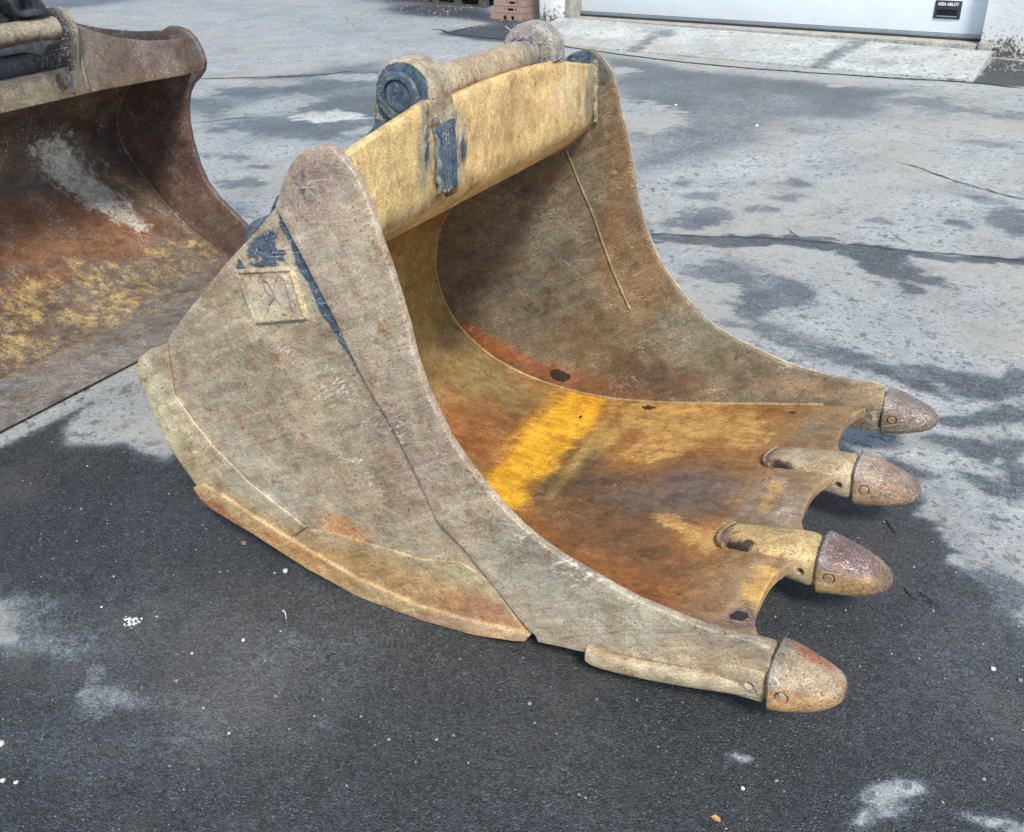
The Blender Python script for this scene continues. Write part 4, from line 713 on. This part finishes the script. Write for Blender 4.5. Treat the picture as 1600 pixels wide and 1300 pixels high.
for y0, y1 in ((3.17, 3.198), (1.226, 1.254)):
    pl = plate('side_plate', pf2+outer2, y0, y1, M_old, LB, XZ, bev=.007, sp=.014)
    q2 = [(-3.719, 0.544, 0.219, 0.02, -0.076, -0.248), (-3.415, 0.963, 0.118, 0.006, -0.037, -0.135), (-3.435, 0.205, 0.137, -0.084, -0.135, -0.115), (-3.539, 0.286, 0.126, 0.062, 0.085, -0.153)]
    paint(pl, (.115, .075, .062), [(q2[0], (.075, .048, .046), .8, 1.), (q2[1], (.16, .15, .14), .8, .8), (q2[2], (.14, .095, .07), .8, 1.), (q2[3], (.12, .075, .06), .7, 1.)], msk=(0, .12, .35), warp=.3)
bead([(x, 3.167, z+.003) for x, z in IN2[8:]], .006, (.14, .09, .06), LB, M_old)
bl2 = plate('cutting_edge', [(-2.93, 1.23), (-2.93, 3.19), (-3.262, 3.19), (-3.262, 1.23)], .0, -.028, M_old, LB, lambda u, v, d: (u, v, .032+d*min(1, .35+(-2.93-u)*6)-.012*max(0, 1+(u+2.93)*8)), bev=.004, sp=.022)
paint(bl2, (.20, .18, .155), [((-3.25, 2.2, .05, 0, 0, 3), (.27, .20, .11), .6, 1.), ((-3.0, 2.2, .03, 0, 0, 3), (.24, .22, .2), .5, 1.), ((-3.2, 1.75, .04, .0, 0, .12), (.21, .22, .27), .8, 1.)], coords='xy', msk=(0, .4, .35))
# beam plate: low in the middle, rising towards the ears
yb = [2.64, 2.72, 2.81, 2.90, 2.99, 3.08, 3.17]; zb = [1.165, 1.13, 1.098, 1.075, 1.058, 1.048, 1.044]
bp = [(3.17, .895)]+[(y, z) for y, z in zip(yb[::-1], zb[::-1])]+[(2.60, 1.165), (2.595, 1.022)]+[(1.83, 1.022), (1.825, 1.165)]+[(4.425-y, z) for y, z in zip(yb, zb)]+[(1.254, .895), (1.5, .905), (2.0, .912), (2.3, .912), (2.7, .912)]
fb = plate('torsion_beam', bp, -3.38, -3.40, M_old, LB, YZ, bev=.005, sp=.02)
paint(fb, (.21, .17, .13), [((2.9, 1.0, .25, 0, 0, .08), (.19, .135, .115), .8, 1.), ((2.35, .95, .2, 0, 0, .06), (.27, .23, .15), .7, 1.), ((2.8, .93, .3, 0, 0, .02), (.26, .17, .08), .6, .8)], coords='yz', mblobs=[((2.515, .98, .035, 0, 0, .05), 2, .75, .9)], msk=(0, .2, .2), warp=.3)
M_wet = NT('wet_steel_blue_reflection'); M_wet = M_wet.fin(M_wet.mix(M_wet.mr(M_wet.noise(14, 5, .6), .4, .6), (.04, .065, .10), (.10, .15, .20)), M_wet.mr(M_wet.noise(20, 4), .4, .6, .12, .5), .2)  # blue reflection on the wet steel is painted into the base colour
box('beam_top', -3.56, -3.401, 1.256, 3.168, .985, 1.012, M_wet, LB, bev=.003)
rb2 = plate('rear_rib', [(2.723, 1.174), (2.791, 1.144), (2.895, 1.114), (3.063, 1.08), (3.179, 1.067), (3.241, 1.062)]+[(3.16, 1.0), (2.64, 1.0)], -3.55, -3.565, M_old, LB, YZ, bev=.003, sp=.03); paint(rb2, (.09, .075, .065), msk=(.3, .4, .2))
E1_ = [(-3.468, 1.228), (-3.418, 1.234), (-3.379, 1.221), (-3.355, 1.19), (-3.347, 1.145), (-3.366, 1.086), (-3.385, 1.027), (-3.407, 0.958), (-3.46, 0.919)]
E1 = [(x+.012, z) for x, z in E1_]
ex, ez = (-3.564, 1.114)
for y0, y1 in ((2.555, 2.612), (1.815, 1.87)):
    e_ = plate('hanger_ear', [(x, z) for x, z in E1]+[(E1[-1][0]-.12, .93), (-3.62, .98), (-3.70, 1.06), (-3.66, 1.2)]+[(E1[0][0]-.12, E1[0][1]+.0), (E1[0][0]-.05, E1[0][1]+.012)], y0, y1, M_old, LB, XZ, bev=.008, sp=.012)
    P_ = worldco(e_); f_ = np.clip((P_[:, 1]-y0-.012)/.01, 0, 1)[:, None]
    setattrs(e_, np.array((.032, .032, .04))*(1-f_)+np.array((.30, .27, .19))*f_, np.tile((.25, .4, .2), (len(P_), 1)))
bead([(-3.378, 2.548+.004*math.sin(k), z) for k, z in enumerate(np.linspace(.93, 1.02, 12))], .008, (.10, .11, .13), LB, M_old)
bead([(-3.378, 2.622, z) for z in np.linspace(.93, 1.15, 18)], .007, (.22, .20, .14), LB, M_old)
pc = (-3.39, 1.164)
p2 = tube('pin', [(pc[0]-.01, y, pc[1]) for y in np.linspace(1.80, 2.572, 40)], .041, M_old, LB, 32, .004)
paint(p2, (.33, .29, .21), [((2.4, pc[1]-.04, .6, 0, 0, .03), (.20, .10, .06), .8, 1.)], coords='yz', msk=(0, .5, .2))

# coupler gripping the left bucket's pin
QC = thing('quick_coupler', 'dark greasy quick coupler locked on the pin of the left bucket at the photo corner', 'quick coupler', (pc[0]-.1, 2.3, pc[1]-.2))
def cplate(nm, pts, x0, x1, par=QC, m=None): return plate(nm, pts, x0, x1, m or M_cp, par, YZ, bev=.006, sp=.02)
M_cp = plain('greasy_coupler_steel', (.060, .068, .080), .42, .5, 18, .6, .004, .4)
l1 = [(2.144, 1.106), (2.35, 1.109), (2.414, 1.086), (2.451, 1.117), (2.496, 1.115), (2.501, 1.132), (2.413, 1.135), (2.385, 1.135), (2.252, 1.128), (2.154, 1.134)]
cplate('latch_bar', l1, -3.32, -3.36)
l2 = [(2.416, 1.219), (2.503, 1.215), (2.52, 1.226), (2.519, 1.248), (2.498, 1.285), (2.455, 1.337), (2.381, 1.352), (2.383, 1.326), (2.44, 1.308), (2.465, 1.267), (2.467, 1.241), (2.416, 1.234), (2.398, 1.262), (2.382, 1.322), (2.357, 1.325), (2.389, 1.233)]
cplate('lifting_shackle', l2, -3.37, -3.45)
l3 = [(2.268, 1.247), (2.473, 1.237), (2.479, 1.205), (2.567, 1.181), (2.63, 1.341), (2.309, 1.369)]
cplate('coupler_body', l3, -3.50, -3.62)
l4 = [(2.259, 1.257), (2.355, 1.271), (2.398, 1.292), (2.395, 1.313), (2.271, 1.292)]
cplate('hook', l4, -3.42, -3.48)
box('coupler_frame', -3.56, -3.405, 1.95, 2.44, pc[1]-.17, pc[1]-.07, M_cp, QC, bev=.01)
box('coupler_post', -3.52, -3.452, 2.26, 2.44, pc[1]-.069, pc[1]+.09, M_cp, QC, bev=.01)

# ================================================================== BUILDING
M_white = NT('white_render')
_z = M_white.n('ShaderNodeSeparateXYZ'); M_white.put(_z.inputs[0], M_white.tc.outputs['Object'])
_h = _z.outputs[2]
_c1 = M_white.mr(M_white.ma('SUBTRACT', M_white.noise(26, 8, .8), M_white.mr(_h, 0, .50, .02, .30, False)), .40, .47)
_c = M_white.mix(1., (.92, .92, .91), M_white.mr(M_white.noise(3, 6), .3, .7, .93, 1.05), 'MULTIPLY')
_c = M_white.mix(_c1, _c, M_white.mix(M_white.noise(30, 3), (.05, .05, .045), (.22, .17, .12)))
M_white = M_white.fin(_c, .85, 0, M_white.bump(M_white.ma('SUBTRACT', M_white.noise(30, 6, .7), M_white.ma('MULTIPLY', _c1, .8)), .5, .012))
M_conc = plain('bare_concrete', (.36, .35, .31), .85, .25, 9, .4, .006)
WA = [-5.38, 11.439]; WB = [-0.735, 10.604]
wa, wb = np.array(WA), np.array(WB); wd = (wb-wa)/np.linalg.norm(wb-wa); wn_ = np.array([wd[1], -wd[0]])   # wn_ points to the yard
if wn_[1] > 0: wn_ = -wn_
ang = math.atan2(wd[1], wd[0]); DL = float(np.linalg.norm(wb-wa))
Wm = lambda s, o, z: (wa[0]+wd[0]*s+wn_[0]*o, wa[1]+wd[1]*s+wn_[1]*o, z)
def wbox(name, s0, s1, o0, o1, z0, z1, mat, parent=None, bev=.004, loc=None):
    bm = bmesh.new(); V, F = box_v(s0, s1, o0, o1, z0, z1); vs = [bm.verts.new(v) for v in V]; [bm.faces.new([vs[i] for i in f]) for f in F]
    if bev: bmesh.ops.bevel(bm, geom=bm.edges[:], offset=bev, segments=2, affect='EDGES', profile=.5)
    bm.verts.index_update(); V = [Wm(*v.co) for v in bm.verts]; F = [tuple(v.index for v in f.verts) for f in bm.faces]; bm.free()
    return mesh_obj(name, V, F, mat, parent, loc=loc, smooth_angle=35)
BD = thing('workshop_building', 'white rendered workshop wall around the wide garage door, flaking paint at its foot', 'building', Wm(DL/2, 0, 0))
wr = wbox('wall', DL+.005, DL+9, -.25, .14, 0, 4.6, M_white, BD)
wl = wbox('pillar', -.46, -.10, -.25, .20, 0, 4.6, M_white, BD)
wbox('door_jamb', -.098, -.004, -.25, .17, .05, 3.35, M_conc, BD, .012)
wbox('lintel', -.46, DL+.004, -.25, .13, 3.36, 4.6, M_white, BD)
wbox('plinth', DL+.0, DL+.12, .141, .19, .0, .13, M_conc, BD, .015)
wbox('sill', -.0, DL+.10, -.2, .16, .0, .098, M_conc, BD, .006)
DR = thing('garage_door', 'pale blue-white sectional garage door with a dark handle plate near its right end', 'door', Wm(DL/2, -.06, .1))
M_door = plain('door_lacquer', (.72, .79, .83), .38, .03, 3, .08, .002)
M_rub = plain('door_rubber_seal', (.03, .035, .04), .7, .2)
for k in range(5):
    z0 = .155+k*.63; wbox('door_panel', .0, DL, -.09, -.04, z0, z0+.624, M_door, DR, .006)
wbox('bottom_rail', .0, DL, -.09, -.036, .118, .153, plain('aluminium_rail', (.33, .36, .38), .4, .1, 20, .1, .001, .6), DR, .003)
wbox('rubber_seal', .0, DL, -.08, -.03, .098, .117, M_rub, DR, .004)
# handle plate: fit its corners on the door plane
HC = [(4.204, 0.445), (4.452, 0.449), (4.443, 0.285), (4.209, 0.284)]
hs0 = min(HC[0][0], HC[3][0]); hs1 = max(HC[1][0], HC[2][0]); hz0 = (HC[2][1]+HC[3][1])/2; hz1 = (HC[0][1]+HC[1][1])/2
M_hp = plain('handle_plastic', (.028, .038, .055), .4, .1, 30, .1, .001)
hp = wbox('handle_plate', hs0, hs1, -.0385, -.028, hz0, hz1, M_hp, DR, .004)
hw_, hh_ = hs1-hs0, hz1-hz0
wbox('grip_shade_sheet', hs0+hw_*.12, hs1-hw_*.12, -.0275, -.0265, hz0+hh_*.12, hz0+hh_*.52, M_black, hp, 0)  # flat black sheet, its colour stands for the shade inside the grip
wbox('grip_lip', hs0+hw_*.12, hs1-hw_*.12, -.0265, -.015, hz0+hh_*.10, hz0+hh_*.17, plain('grip_lip_plastic', (.22, .26, .31), .35, .1), hp, .003)
wbox('grip_hood', hs0+hw_*.10, hs1-hw_*.10, -.0265, -.020, hz0+hh_*.50, hz0+hh_*.56, M_hp, hp, .002)
tx = bpy.data.curves.new('lettering', 'FONT'); tx.body = 'ASSA ABLOY'; tx.size = .05; tx.extrude = .0008; tx.offset = .0012; tx.align_x = 'CENTER'; tx.align_y = 'CENTER'
to = bpy.data.objects.new('t', tx); sc.collection.objects.link(to); bpy.context.view_layer.update()
tm = bpy.data.meshes.new_from_object(to.evaluated_get(bpy.context.evaluated_depsgraph_get())); bpy.data.objects.remove(to)
co = np.array([v.co[:] for v in tm.vertices]); sx = hw_*.80/(co[:, 0].max()-co[:, 0].min())
cs, cz = (hs0+hs1)/2, hz0+hh_*.80
V = [Wm(cs+x*sx, -.0268+z, cz+y*sx*1.15) for x, y, z in co]; F = [tuple(p_.vertices) for p_ in tm.polygons]
M_txt = plain('white_lettering', (.85, .87, .88), .5, .02)
mesh_obj('lettering', V, F, M_txt, hp)

# concrete ramp in front of the door
FL, FR = np.array((-5.551, 10.023)), np.array((-0.654, 9.105))
BL, BR = np.array(Wm(-.15, .20, 0)[:2]), np.array((-0.611, 10.091))
nu, nv = 220, 70; U, W_ = np.meshgrid(np.linspace(0, 1, nu), np.linspace(0, 1, nv))
Pr = (FL*(1-U[..., None])+FR*U[..., None])*(1-W_[..., None])+(BL*(1-U[..., None])+BR*U[..., None])*W_[..., None]
Zr = .012+.088*W_; Vr = np.concatenate([Pr, Zr[..., None]], 2)
Vr[:, :, 2] += (wob(Vr.reshape(-1, 3), 1.2, 1)*.002).reshape(nv, nu)
V = Vr.reshape(-1, 3).tolist(); F = [(j*nu+i, j*nu+i+1, (j+1)*nu+i+1, (j+1)*nu+i) for j in range(nv-1) for i in range(nu-1)]
per = [i for i in range(nu)]+[j*nu+nu-1 for j in range(1, nv)]+[(nv-1)*nu+i for i in range(nu-2, -1, -1)]+[j*nu for j in range(nv-2, 0, -1)]
b0 = len(V); V += [(V[i][0], V[i][1], -.02) for i in per]; n = len(per)
F += [(per[k], per[(k+1) % n], b0+(k+1) % n, b0+k) for k in range(n)]
ramp = mesh_obj('ramp', V, F, M_ground, None, loc=(0, 0, 0)); ramp['kind'] = 'structure'
Pv = worldco(ramp); dry_r = np.full(len(Pv), .93)
for m, v_, s_ in zip([(-3.969, 10.117, -0.029, 0.502, 0.089, -0.184), (-3.95, 9.631, -0.076, 0.624, 0.084, -0.161), (-3.904, 10.517, 0.107, 0.03, 0.05, -0.133), (-1.947, 9.717, 0.057, 0.562, 0.056, -0.188), (-2.016, 9.257, 0.07, 0.383, 0.055, -0.181), (-1.816, 10.228, 0.065, 0.355, 0.036, -0.142), (-1.439, 10.103, 0.121, 0.037, 0.018, -0.111), (-1.377, 9.567, 0.148, -0.033, 0.021, -0.135), (-4.703, 10.598, 0.423, 0.116, 0.165, -0.371), (-2.869, 11.1, 1.444, -0.131, 0.037, -0.14), (-4.52, 11.298, 0.757, -0.07, 0.061, -0.154), (-1.153, 9.709, 0.312, 0.098, 0.07, -0.477), (-2.997, 9.709, 0.523, -0.012, 0.14, -0.447)], (.52, .52, .55, .50, .52, .54, .6, .6, .98, .66, .62, .95, .9), [1]*13):
    w = blobw(Pv[:, :2], Pv, m, .9, .5, 2); dry_r = dry_r*(1-w)+v_*w
ramp.data.attributes.new('dry', 'FLOAT', 'POINT').data.foreach_set('value', dry_r)

# stack of perforated terracotta-coloured blocks beside the pillar
M_pad = plain('terracotta_block', (.36, .24, .19), .75, .18, 14, .3, .003)
PA, PB_ = np.array((-6.776, 11.68)), np.array((-6.184, 11.573)); pdv = PB_-PA; pL = float(np.linalg.norm(pdv)); pang = math.atan2(pdv[1], pdv[0])
def padbox(bm, x0, x1, y0, y1, z0, z1):
    V, F = box_v(x0, x1, y0, y1, z0, z1); vs = [bm.verts.new(v) for v in V]; [bm.faces.new([vs[i] for i in f]) for f in F]
labs = ['arched bottom course of the terracotta block stack by the white pillar', 'perforated terracotta block directly on the arched bottom course', 'terracotta block with two holes, third layer of the stack', 'terracotta block with a slot, fourth layer of the stack', 'terracotta block, fifth layer of the stack, under the top one', 'topmost terracotta block of the stack by the white pillar']
for k in range(6):
    hgt = .078; z0 = k*(hgt+.004); x0 = k*.030; dy = .3; bm = bmesh.new(); L1 = pL
    if k == 0: cuts = [(.205, .265), (.335, .395)]; zlo, zhi = 0, .052
    else: cx_ = .245+x0*.9; cuts = [(cx_-.03, cx_-.012), (cx_+.012, cx_+.115), (cx_+.135, cx_+.155)]; zlo, zhi = .026, .056
    cuts = [c_ for c_ in cuts if c_[1] < L1-.02]
    pr = x0
    for c0, c1 in cuts:
        padbox(bm, pr, c0, 0, .03, 0, hgt); pr = c1
        if zlo > 0: padbox(bm, c0, c1, 0, .03, 0, zlo)
        padbox(bm, c0, c1, 0, .03, zhi, hgt)
    padbox(bm, pr, L1, 0, .03, 0, hgt)
    padbox(bm, x0, L1, .27, dy, 0, hgt); padbox(bm, x0, x0+.02, .03, .27, 0, hgt); padbox(bm, L1-.02, L1, .03, .27, 0, hgt); padbox(bm, x0+.02, L1-.02, .03, .27, hgt-.012, hgt)
    if k == 0:
        for c0, c1 in cuts:
            for q_ in range(8):
                a0 = math.pi*q_/8; xx0 = (c0+c1)/2-math.cos(a0)*(c1-c0)/2; xx1 = (c0+c1)/2-math.cos(a0+math.pi/8)*(c1-c0)/2
                padbox(bm, xx0, xx1, .001, .029, .020+.030*math.sin(a0+math.pi/16), .0525)
    bm.verts.index_update(); ca, sa = math.cos(pang), math.sin(pang)
    V = [(PA[0]+v.co.x*ca-v.co.y*sa, PA[1]+v.co.x*sa+v.co.y*ca, v.co.z+z0+.001) for v in bm.verts]; F = [tuple(v.index for v in f.verts) for f in bm.faces]; bm.free()
    o = mesh_obj('block', V, F, M_pad, None, loc=(PA[0]+x0*ca, PA[1]+x0*sa, z0)); setp(o, labs[k], 'block', 'terracotta blocks stacked by the pillar')

# dark timber pallets at the back of the yard
M_wood = plain('weathered_dark_timber', (.085, .075, .065), .85, .4, 12, .5, .004)
Pa = np.array((-9.074, 13.168)); Pb = np.array((-7.37, 12.66)); pv = Pb-Pa; pl_ = float(np.linalg.norm(pv)); pa_ = math.atan2(pv[1], pv[0])
def pallet(x0, lab):
    ca, sa = math.cos(pa_), math.sin(pa_); o = (Pa[0]+x0*ca, Pa[1]+x0*sa, 0)
    T = thing('pallet', lab, 'pallet', o, 'dark timber pallets at the back')
    def pb(nm, a0, a1, b0, b1, z0, z1):
        bm = bmesh.new(); padbox(bm, a0, a1, b0, b1, z0, z1); bm.verts.index_update()
        V = [(o[0]+v.co.x*ca-v.co.y*sa, o[1]+v.co.x*sa+v.co.y*ca, v.co.z) for v in bm.verts]; F = [tuple(v.index for v in f.verts) for f in bm.faces]; bm.free()
        mesh_obj(nm, V, F, M_wood, T)
    for lv in range(3):
        z = lv*.15
        for y in (0, .35, .7): pb('runner', 0, 1.15, y, y+.1, z, z+.022)
        for y in (0, .35, .7):
            for x in (0, .5, 1.03): pb('pallet_block', x, x+.12, y+.001, y+.099, z+.0225, z+.1)
        for q in range(7): pb('board', q*.175, q*.175+.1, 0, .8, z+.101, z+.123)
    return T
pallet(pl_-1.25, 'stack of dark timber pallets just left of the terracotta blocks'); pallet(pl_-2.55, 'stack of dark timber pallets farther left at the top photo edge')
M_leaf = plain('weed_leaf', (.07, .16, .07), .6, .35, 40)
WD = thing('weed', 'small green weed growing at the foot of the white pillar', 'weed', (*(-5.915, 11.217), 0))
wx, wy = (-5.915, 11.217)
for k in range(26):
    a = random.uniform(0, 6.28); L_ = random.uniform(.07, .17); e = random.uniform(.3, 1.1); w = L_*.28
    d = np.array([math.cos(a)*math.cos(e), math.sin(a)*math.cos(e), math.sin(e)]); s = np.array([-math.sin(a), math.cos(a), 0]); b = np.array([wx+random.uniform(-.09, .09), wy+random.uniform(-.05, .05), .0])
    V = [b, b+d*L_*.45+s*w, b+d*L_, b+d*L_*.45-s*w, b+d*L_*.5+np.array([0, 0, -.012])]
    mesh_obj('leaf', V, [(0, 1, 4), (1, 2, 4), (2, 3, 4), (3, 0, 4)], M_leaf, WD)

# ================================================================== LOOSE BITS
def rockmesh(r, seed, flat=.6):
    rr = random.Random(seed); bm = bmesh.new(); bmesh.ops.create_icosphere(bm, subdivisions=1, radius=r)
    for v in bm.verts: v.co *= rr.uniform(.7, 1.2); v.co.z *= flat
    V = [tuple(v.co) for v in bm.verts]; bm.verts.index_update(); F = [tuple(v.index for v in f.verts) for f in bm.faces]; bm.free(); return V, F
M_peb = plain('pale_stone', (.62, .62, .58), .8, .2, 60, .3, .001); M_peb2 = plain('grey_stone', (.26, .27, .27), .8, .3, 60, .3, .001)
peb = [((-1.552, 1.457), 0.0085, 'white pebble just below the near heel of the toothed bucket'), ((-1.74, 1.503), 0.01, 'reddish chip lying against the underside of the bucket heel'), ((-1.782, 1.128), 0.0065, 'largest of the white crumbs grouped left of centre on the dark asphalt'), ((-1.884, 1.129), 0.004, 'single white pebble above and left of the white crumbs'), ((-1.726, 1.167), 0.0035, 'single white pebble right of the white crumbs'), ((-1.716, 0.714), 0.0075, 'round white pebble at the left photo edge, highest of three'), ((-1.626, 0.652), 0.006, 'white pebble at the left photo edge, below the highest one'), ((-1.596, 0.662), 0.006, 'white pebble right of its neighbour near the left photo edge'), ((-1.956, 1.231), 0.005, 'grey pebble on the dark asphalt left of the bucket heel'), ((-1.467, 1.201), 0.006, 'flat pale chip on the dark asphalt below the bucket heel'), ((-1.291, 0.965), 0.004, 'small white pebble in the middle of the lower left asphalt'), ((-0.746, 1.339), 0.005, 'whitish pebble on the dark asphalt below the long wear bar'), ((0.147, 1.911), 0.0065, 'white pebble on the dark asphalt right of the nearest tooth'), ((-0.26, 1.334), 0.005, 'pale chip on the dark asphalt near the lower photo edge'), ((0.16, 1.575), 0.005, 'grey pebble near the lower right photo corner'), ((0.204, 1.899), 0.006, 'grey pebble at the right photo edge'), ((-2.632, 7.391), 0.016, 'white stone in the damp patch behind the toothed bucket'), ((-1.854, 6.931), 0.016, 'white stone at the lower edge of the damp patch'), ((-1.573, 1.438), 0.005, 'grey stone chip touching the shadow of the heel'), ((-1.548, 1.111), 0.004, 'pale pebble on the dusty streak at lower left')]
for i, ((x, y), s, lab) in enumerate(peb):
    V, F = rockmesh(s, i, .65); o = mesh_obj('pebble', [(a+x, b+y, c+s*.35) for a, b, c in V], F, M_peb if 'white' in lab or 'pale' in lab else (plain('red_chip', (.22, .12, .10), .8) if 'reddish' in lab else M_peb2), None, loc=(x, y, 0), smooth_angle=20)
    setp(o, lab, 'pebble', 'loose pebbles on the yard')
V_, F_ = [], []; rg = random.Random(5)
def addrock(x, y, s):
    V, F = rockmesh(s, rg.randrange(9999), .6); b = len(V_); V_.extend((a+x, c+y, d+s*.3) for a, c, d in V); F_.extend(tuple(i+b for i in f) for f in F)
for k in range(2600):
    x = rg.uniform(-3.2, .7); y = rg.uniform(.3, 3.6); addrock(x, y, min(.006, .0010+rg.expovariate(1/.0009)))
ax, ay = (-0.519, 10.125)
for k in range(160): addrock(ax+rg.gauss(0, .25), ay+rg.uniform(-.5, .25), rg.uniform(.004, .014))
for k in range(420):
    s_ = rg.uniform(0, DL); q = Wm(s_, .17+abs(rg.gauss(0, .09)), 0); b = len(V_); s = rg.uniform(.004, .012); V, F = rockmesh(s, k, .5); V_.extend((a+q[0], c+q[1], d+.096) for a, c, d in V); F_.extend(tuple(i+b for i in f) for f in F)
for k in range(220):
    q = (-7.432, 11.992); addrock(q[0]+rg.uniform(-1.6, 1.6), q[1]+rg.uniform(-1.4, .8), rg.uniform(.006, .02))
Vg, Fg = V_, F_; V_, F_ = [], []
cx0, cy0 = (-1.77, 1.123)
for k in range(34): addrock(cx0+rg.gauss(0, .014), cy0+rg.gauss(0, .010), rg.uniform(.0018, .0050))
cr_ = mesh_obj('plaster_crumbs', V_, F_, M_peb, None, loc=(cx0, cy0, 0), smooth_angle=20); setp(cr_, 'little heap of white crumbs on the dark asphalt at lower left', 'crumbs', kind='stuff'); V_, F_ = Vg, Fg
gr = mesh_obj('gravel', V_, F_, M_peb2, None, loc=(0, 0, 0), smooth_angle=20); setp(gr, 'fine loose grit scattered over the asphalt and along the door', 'gravel', kind='stuff')
M_twig = plain('twig_bark', (.035, .03, .028), .9, .3, 60)
tw = [([(-0.173, 2.391), (-0.131, 2.335)], 'thin dark twig on the asphalt right of the third tooth'), ([(-0.08, 2.113), (-0.043, 2.077)], 'dark twig on the asphalt below the tip of the second nearest tooth'), ([(-0.042, 2.115), (0.008, 2.08)], 'dark twig right of its shorter neighbour below the teeth'), ([(-0.027, 2.09), (-0.004, 2.08)], 'short stub of twig lying beside the longest dark twig'), ([(-1.448, 1.331), (-1.422, 1.309)], 'pale straw fragment below the bucket heel'), ([(-6.191, 11.027), (-5.896, 10.653)], 'pale straw on the dark patch before the terracotta blocks')]
for i, (ab, lab) in enumerate(tw):
    a, b = ab; n = 7; pts = [(a[0]+(b[0]-a[0])*t+.003*math.sin(t*5+i), a[1]+(b[1]-a[1])*t+.003*math.cos(t*7+i), .003) for t in np.linspace(0, 1, n)]
    o = tube('twig', pts, [.0011+.0012*(1-t) for t in np.linspace(0, 1, n)] if i < 5 else .008, M_twig if i < 4 else M_peb, None, 6, .2); bx = np.array(a)
    setp(o, lab, 'twig', 'twigs and straws on the asphalt')
lx, ly = (-0.286, 1.24)
V = [(lx-.010, ly, .002), (lx-.003, ly+.007, .005), (lx+.008, ly+.005, .003), (lx+.011, ly-.003, .002), (lx+.001, ly-.008, .006), (lx, ly, .001)]
o = mesh_obj('leaf', V, [(0, 1, 5), (1, 2, 5), (2, 3, 5), (3, 4, 5), (4, 0, 5)], plain('dry_leaf', (.50, .30, .12), .7), None, loc=(lx, ly, 0)); setp(o, 'tiny dry orange-tan leaf on the dark asphalt near the lower photo edge', 'leaf')
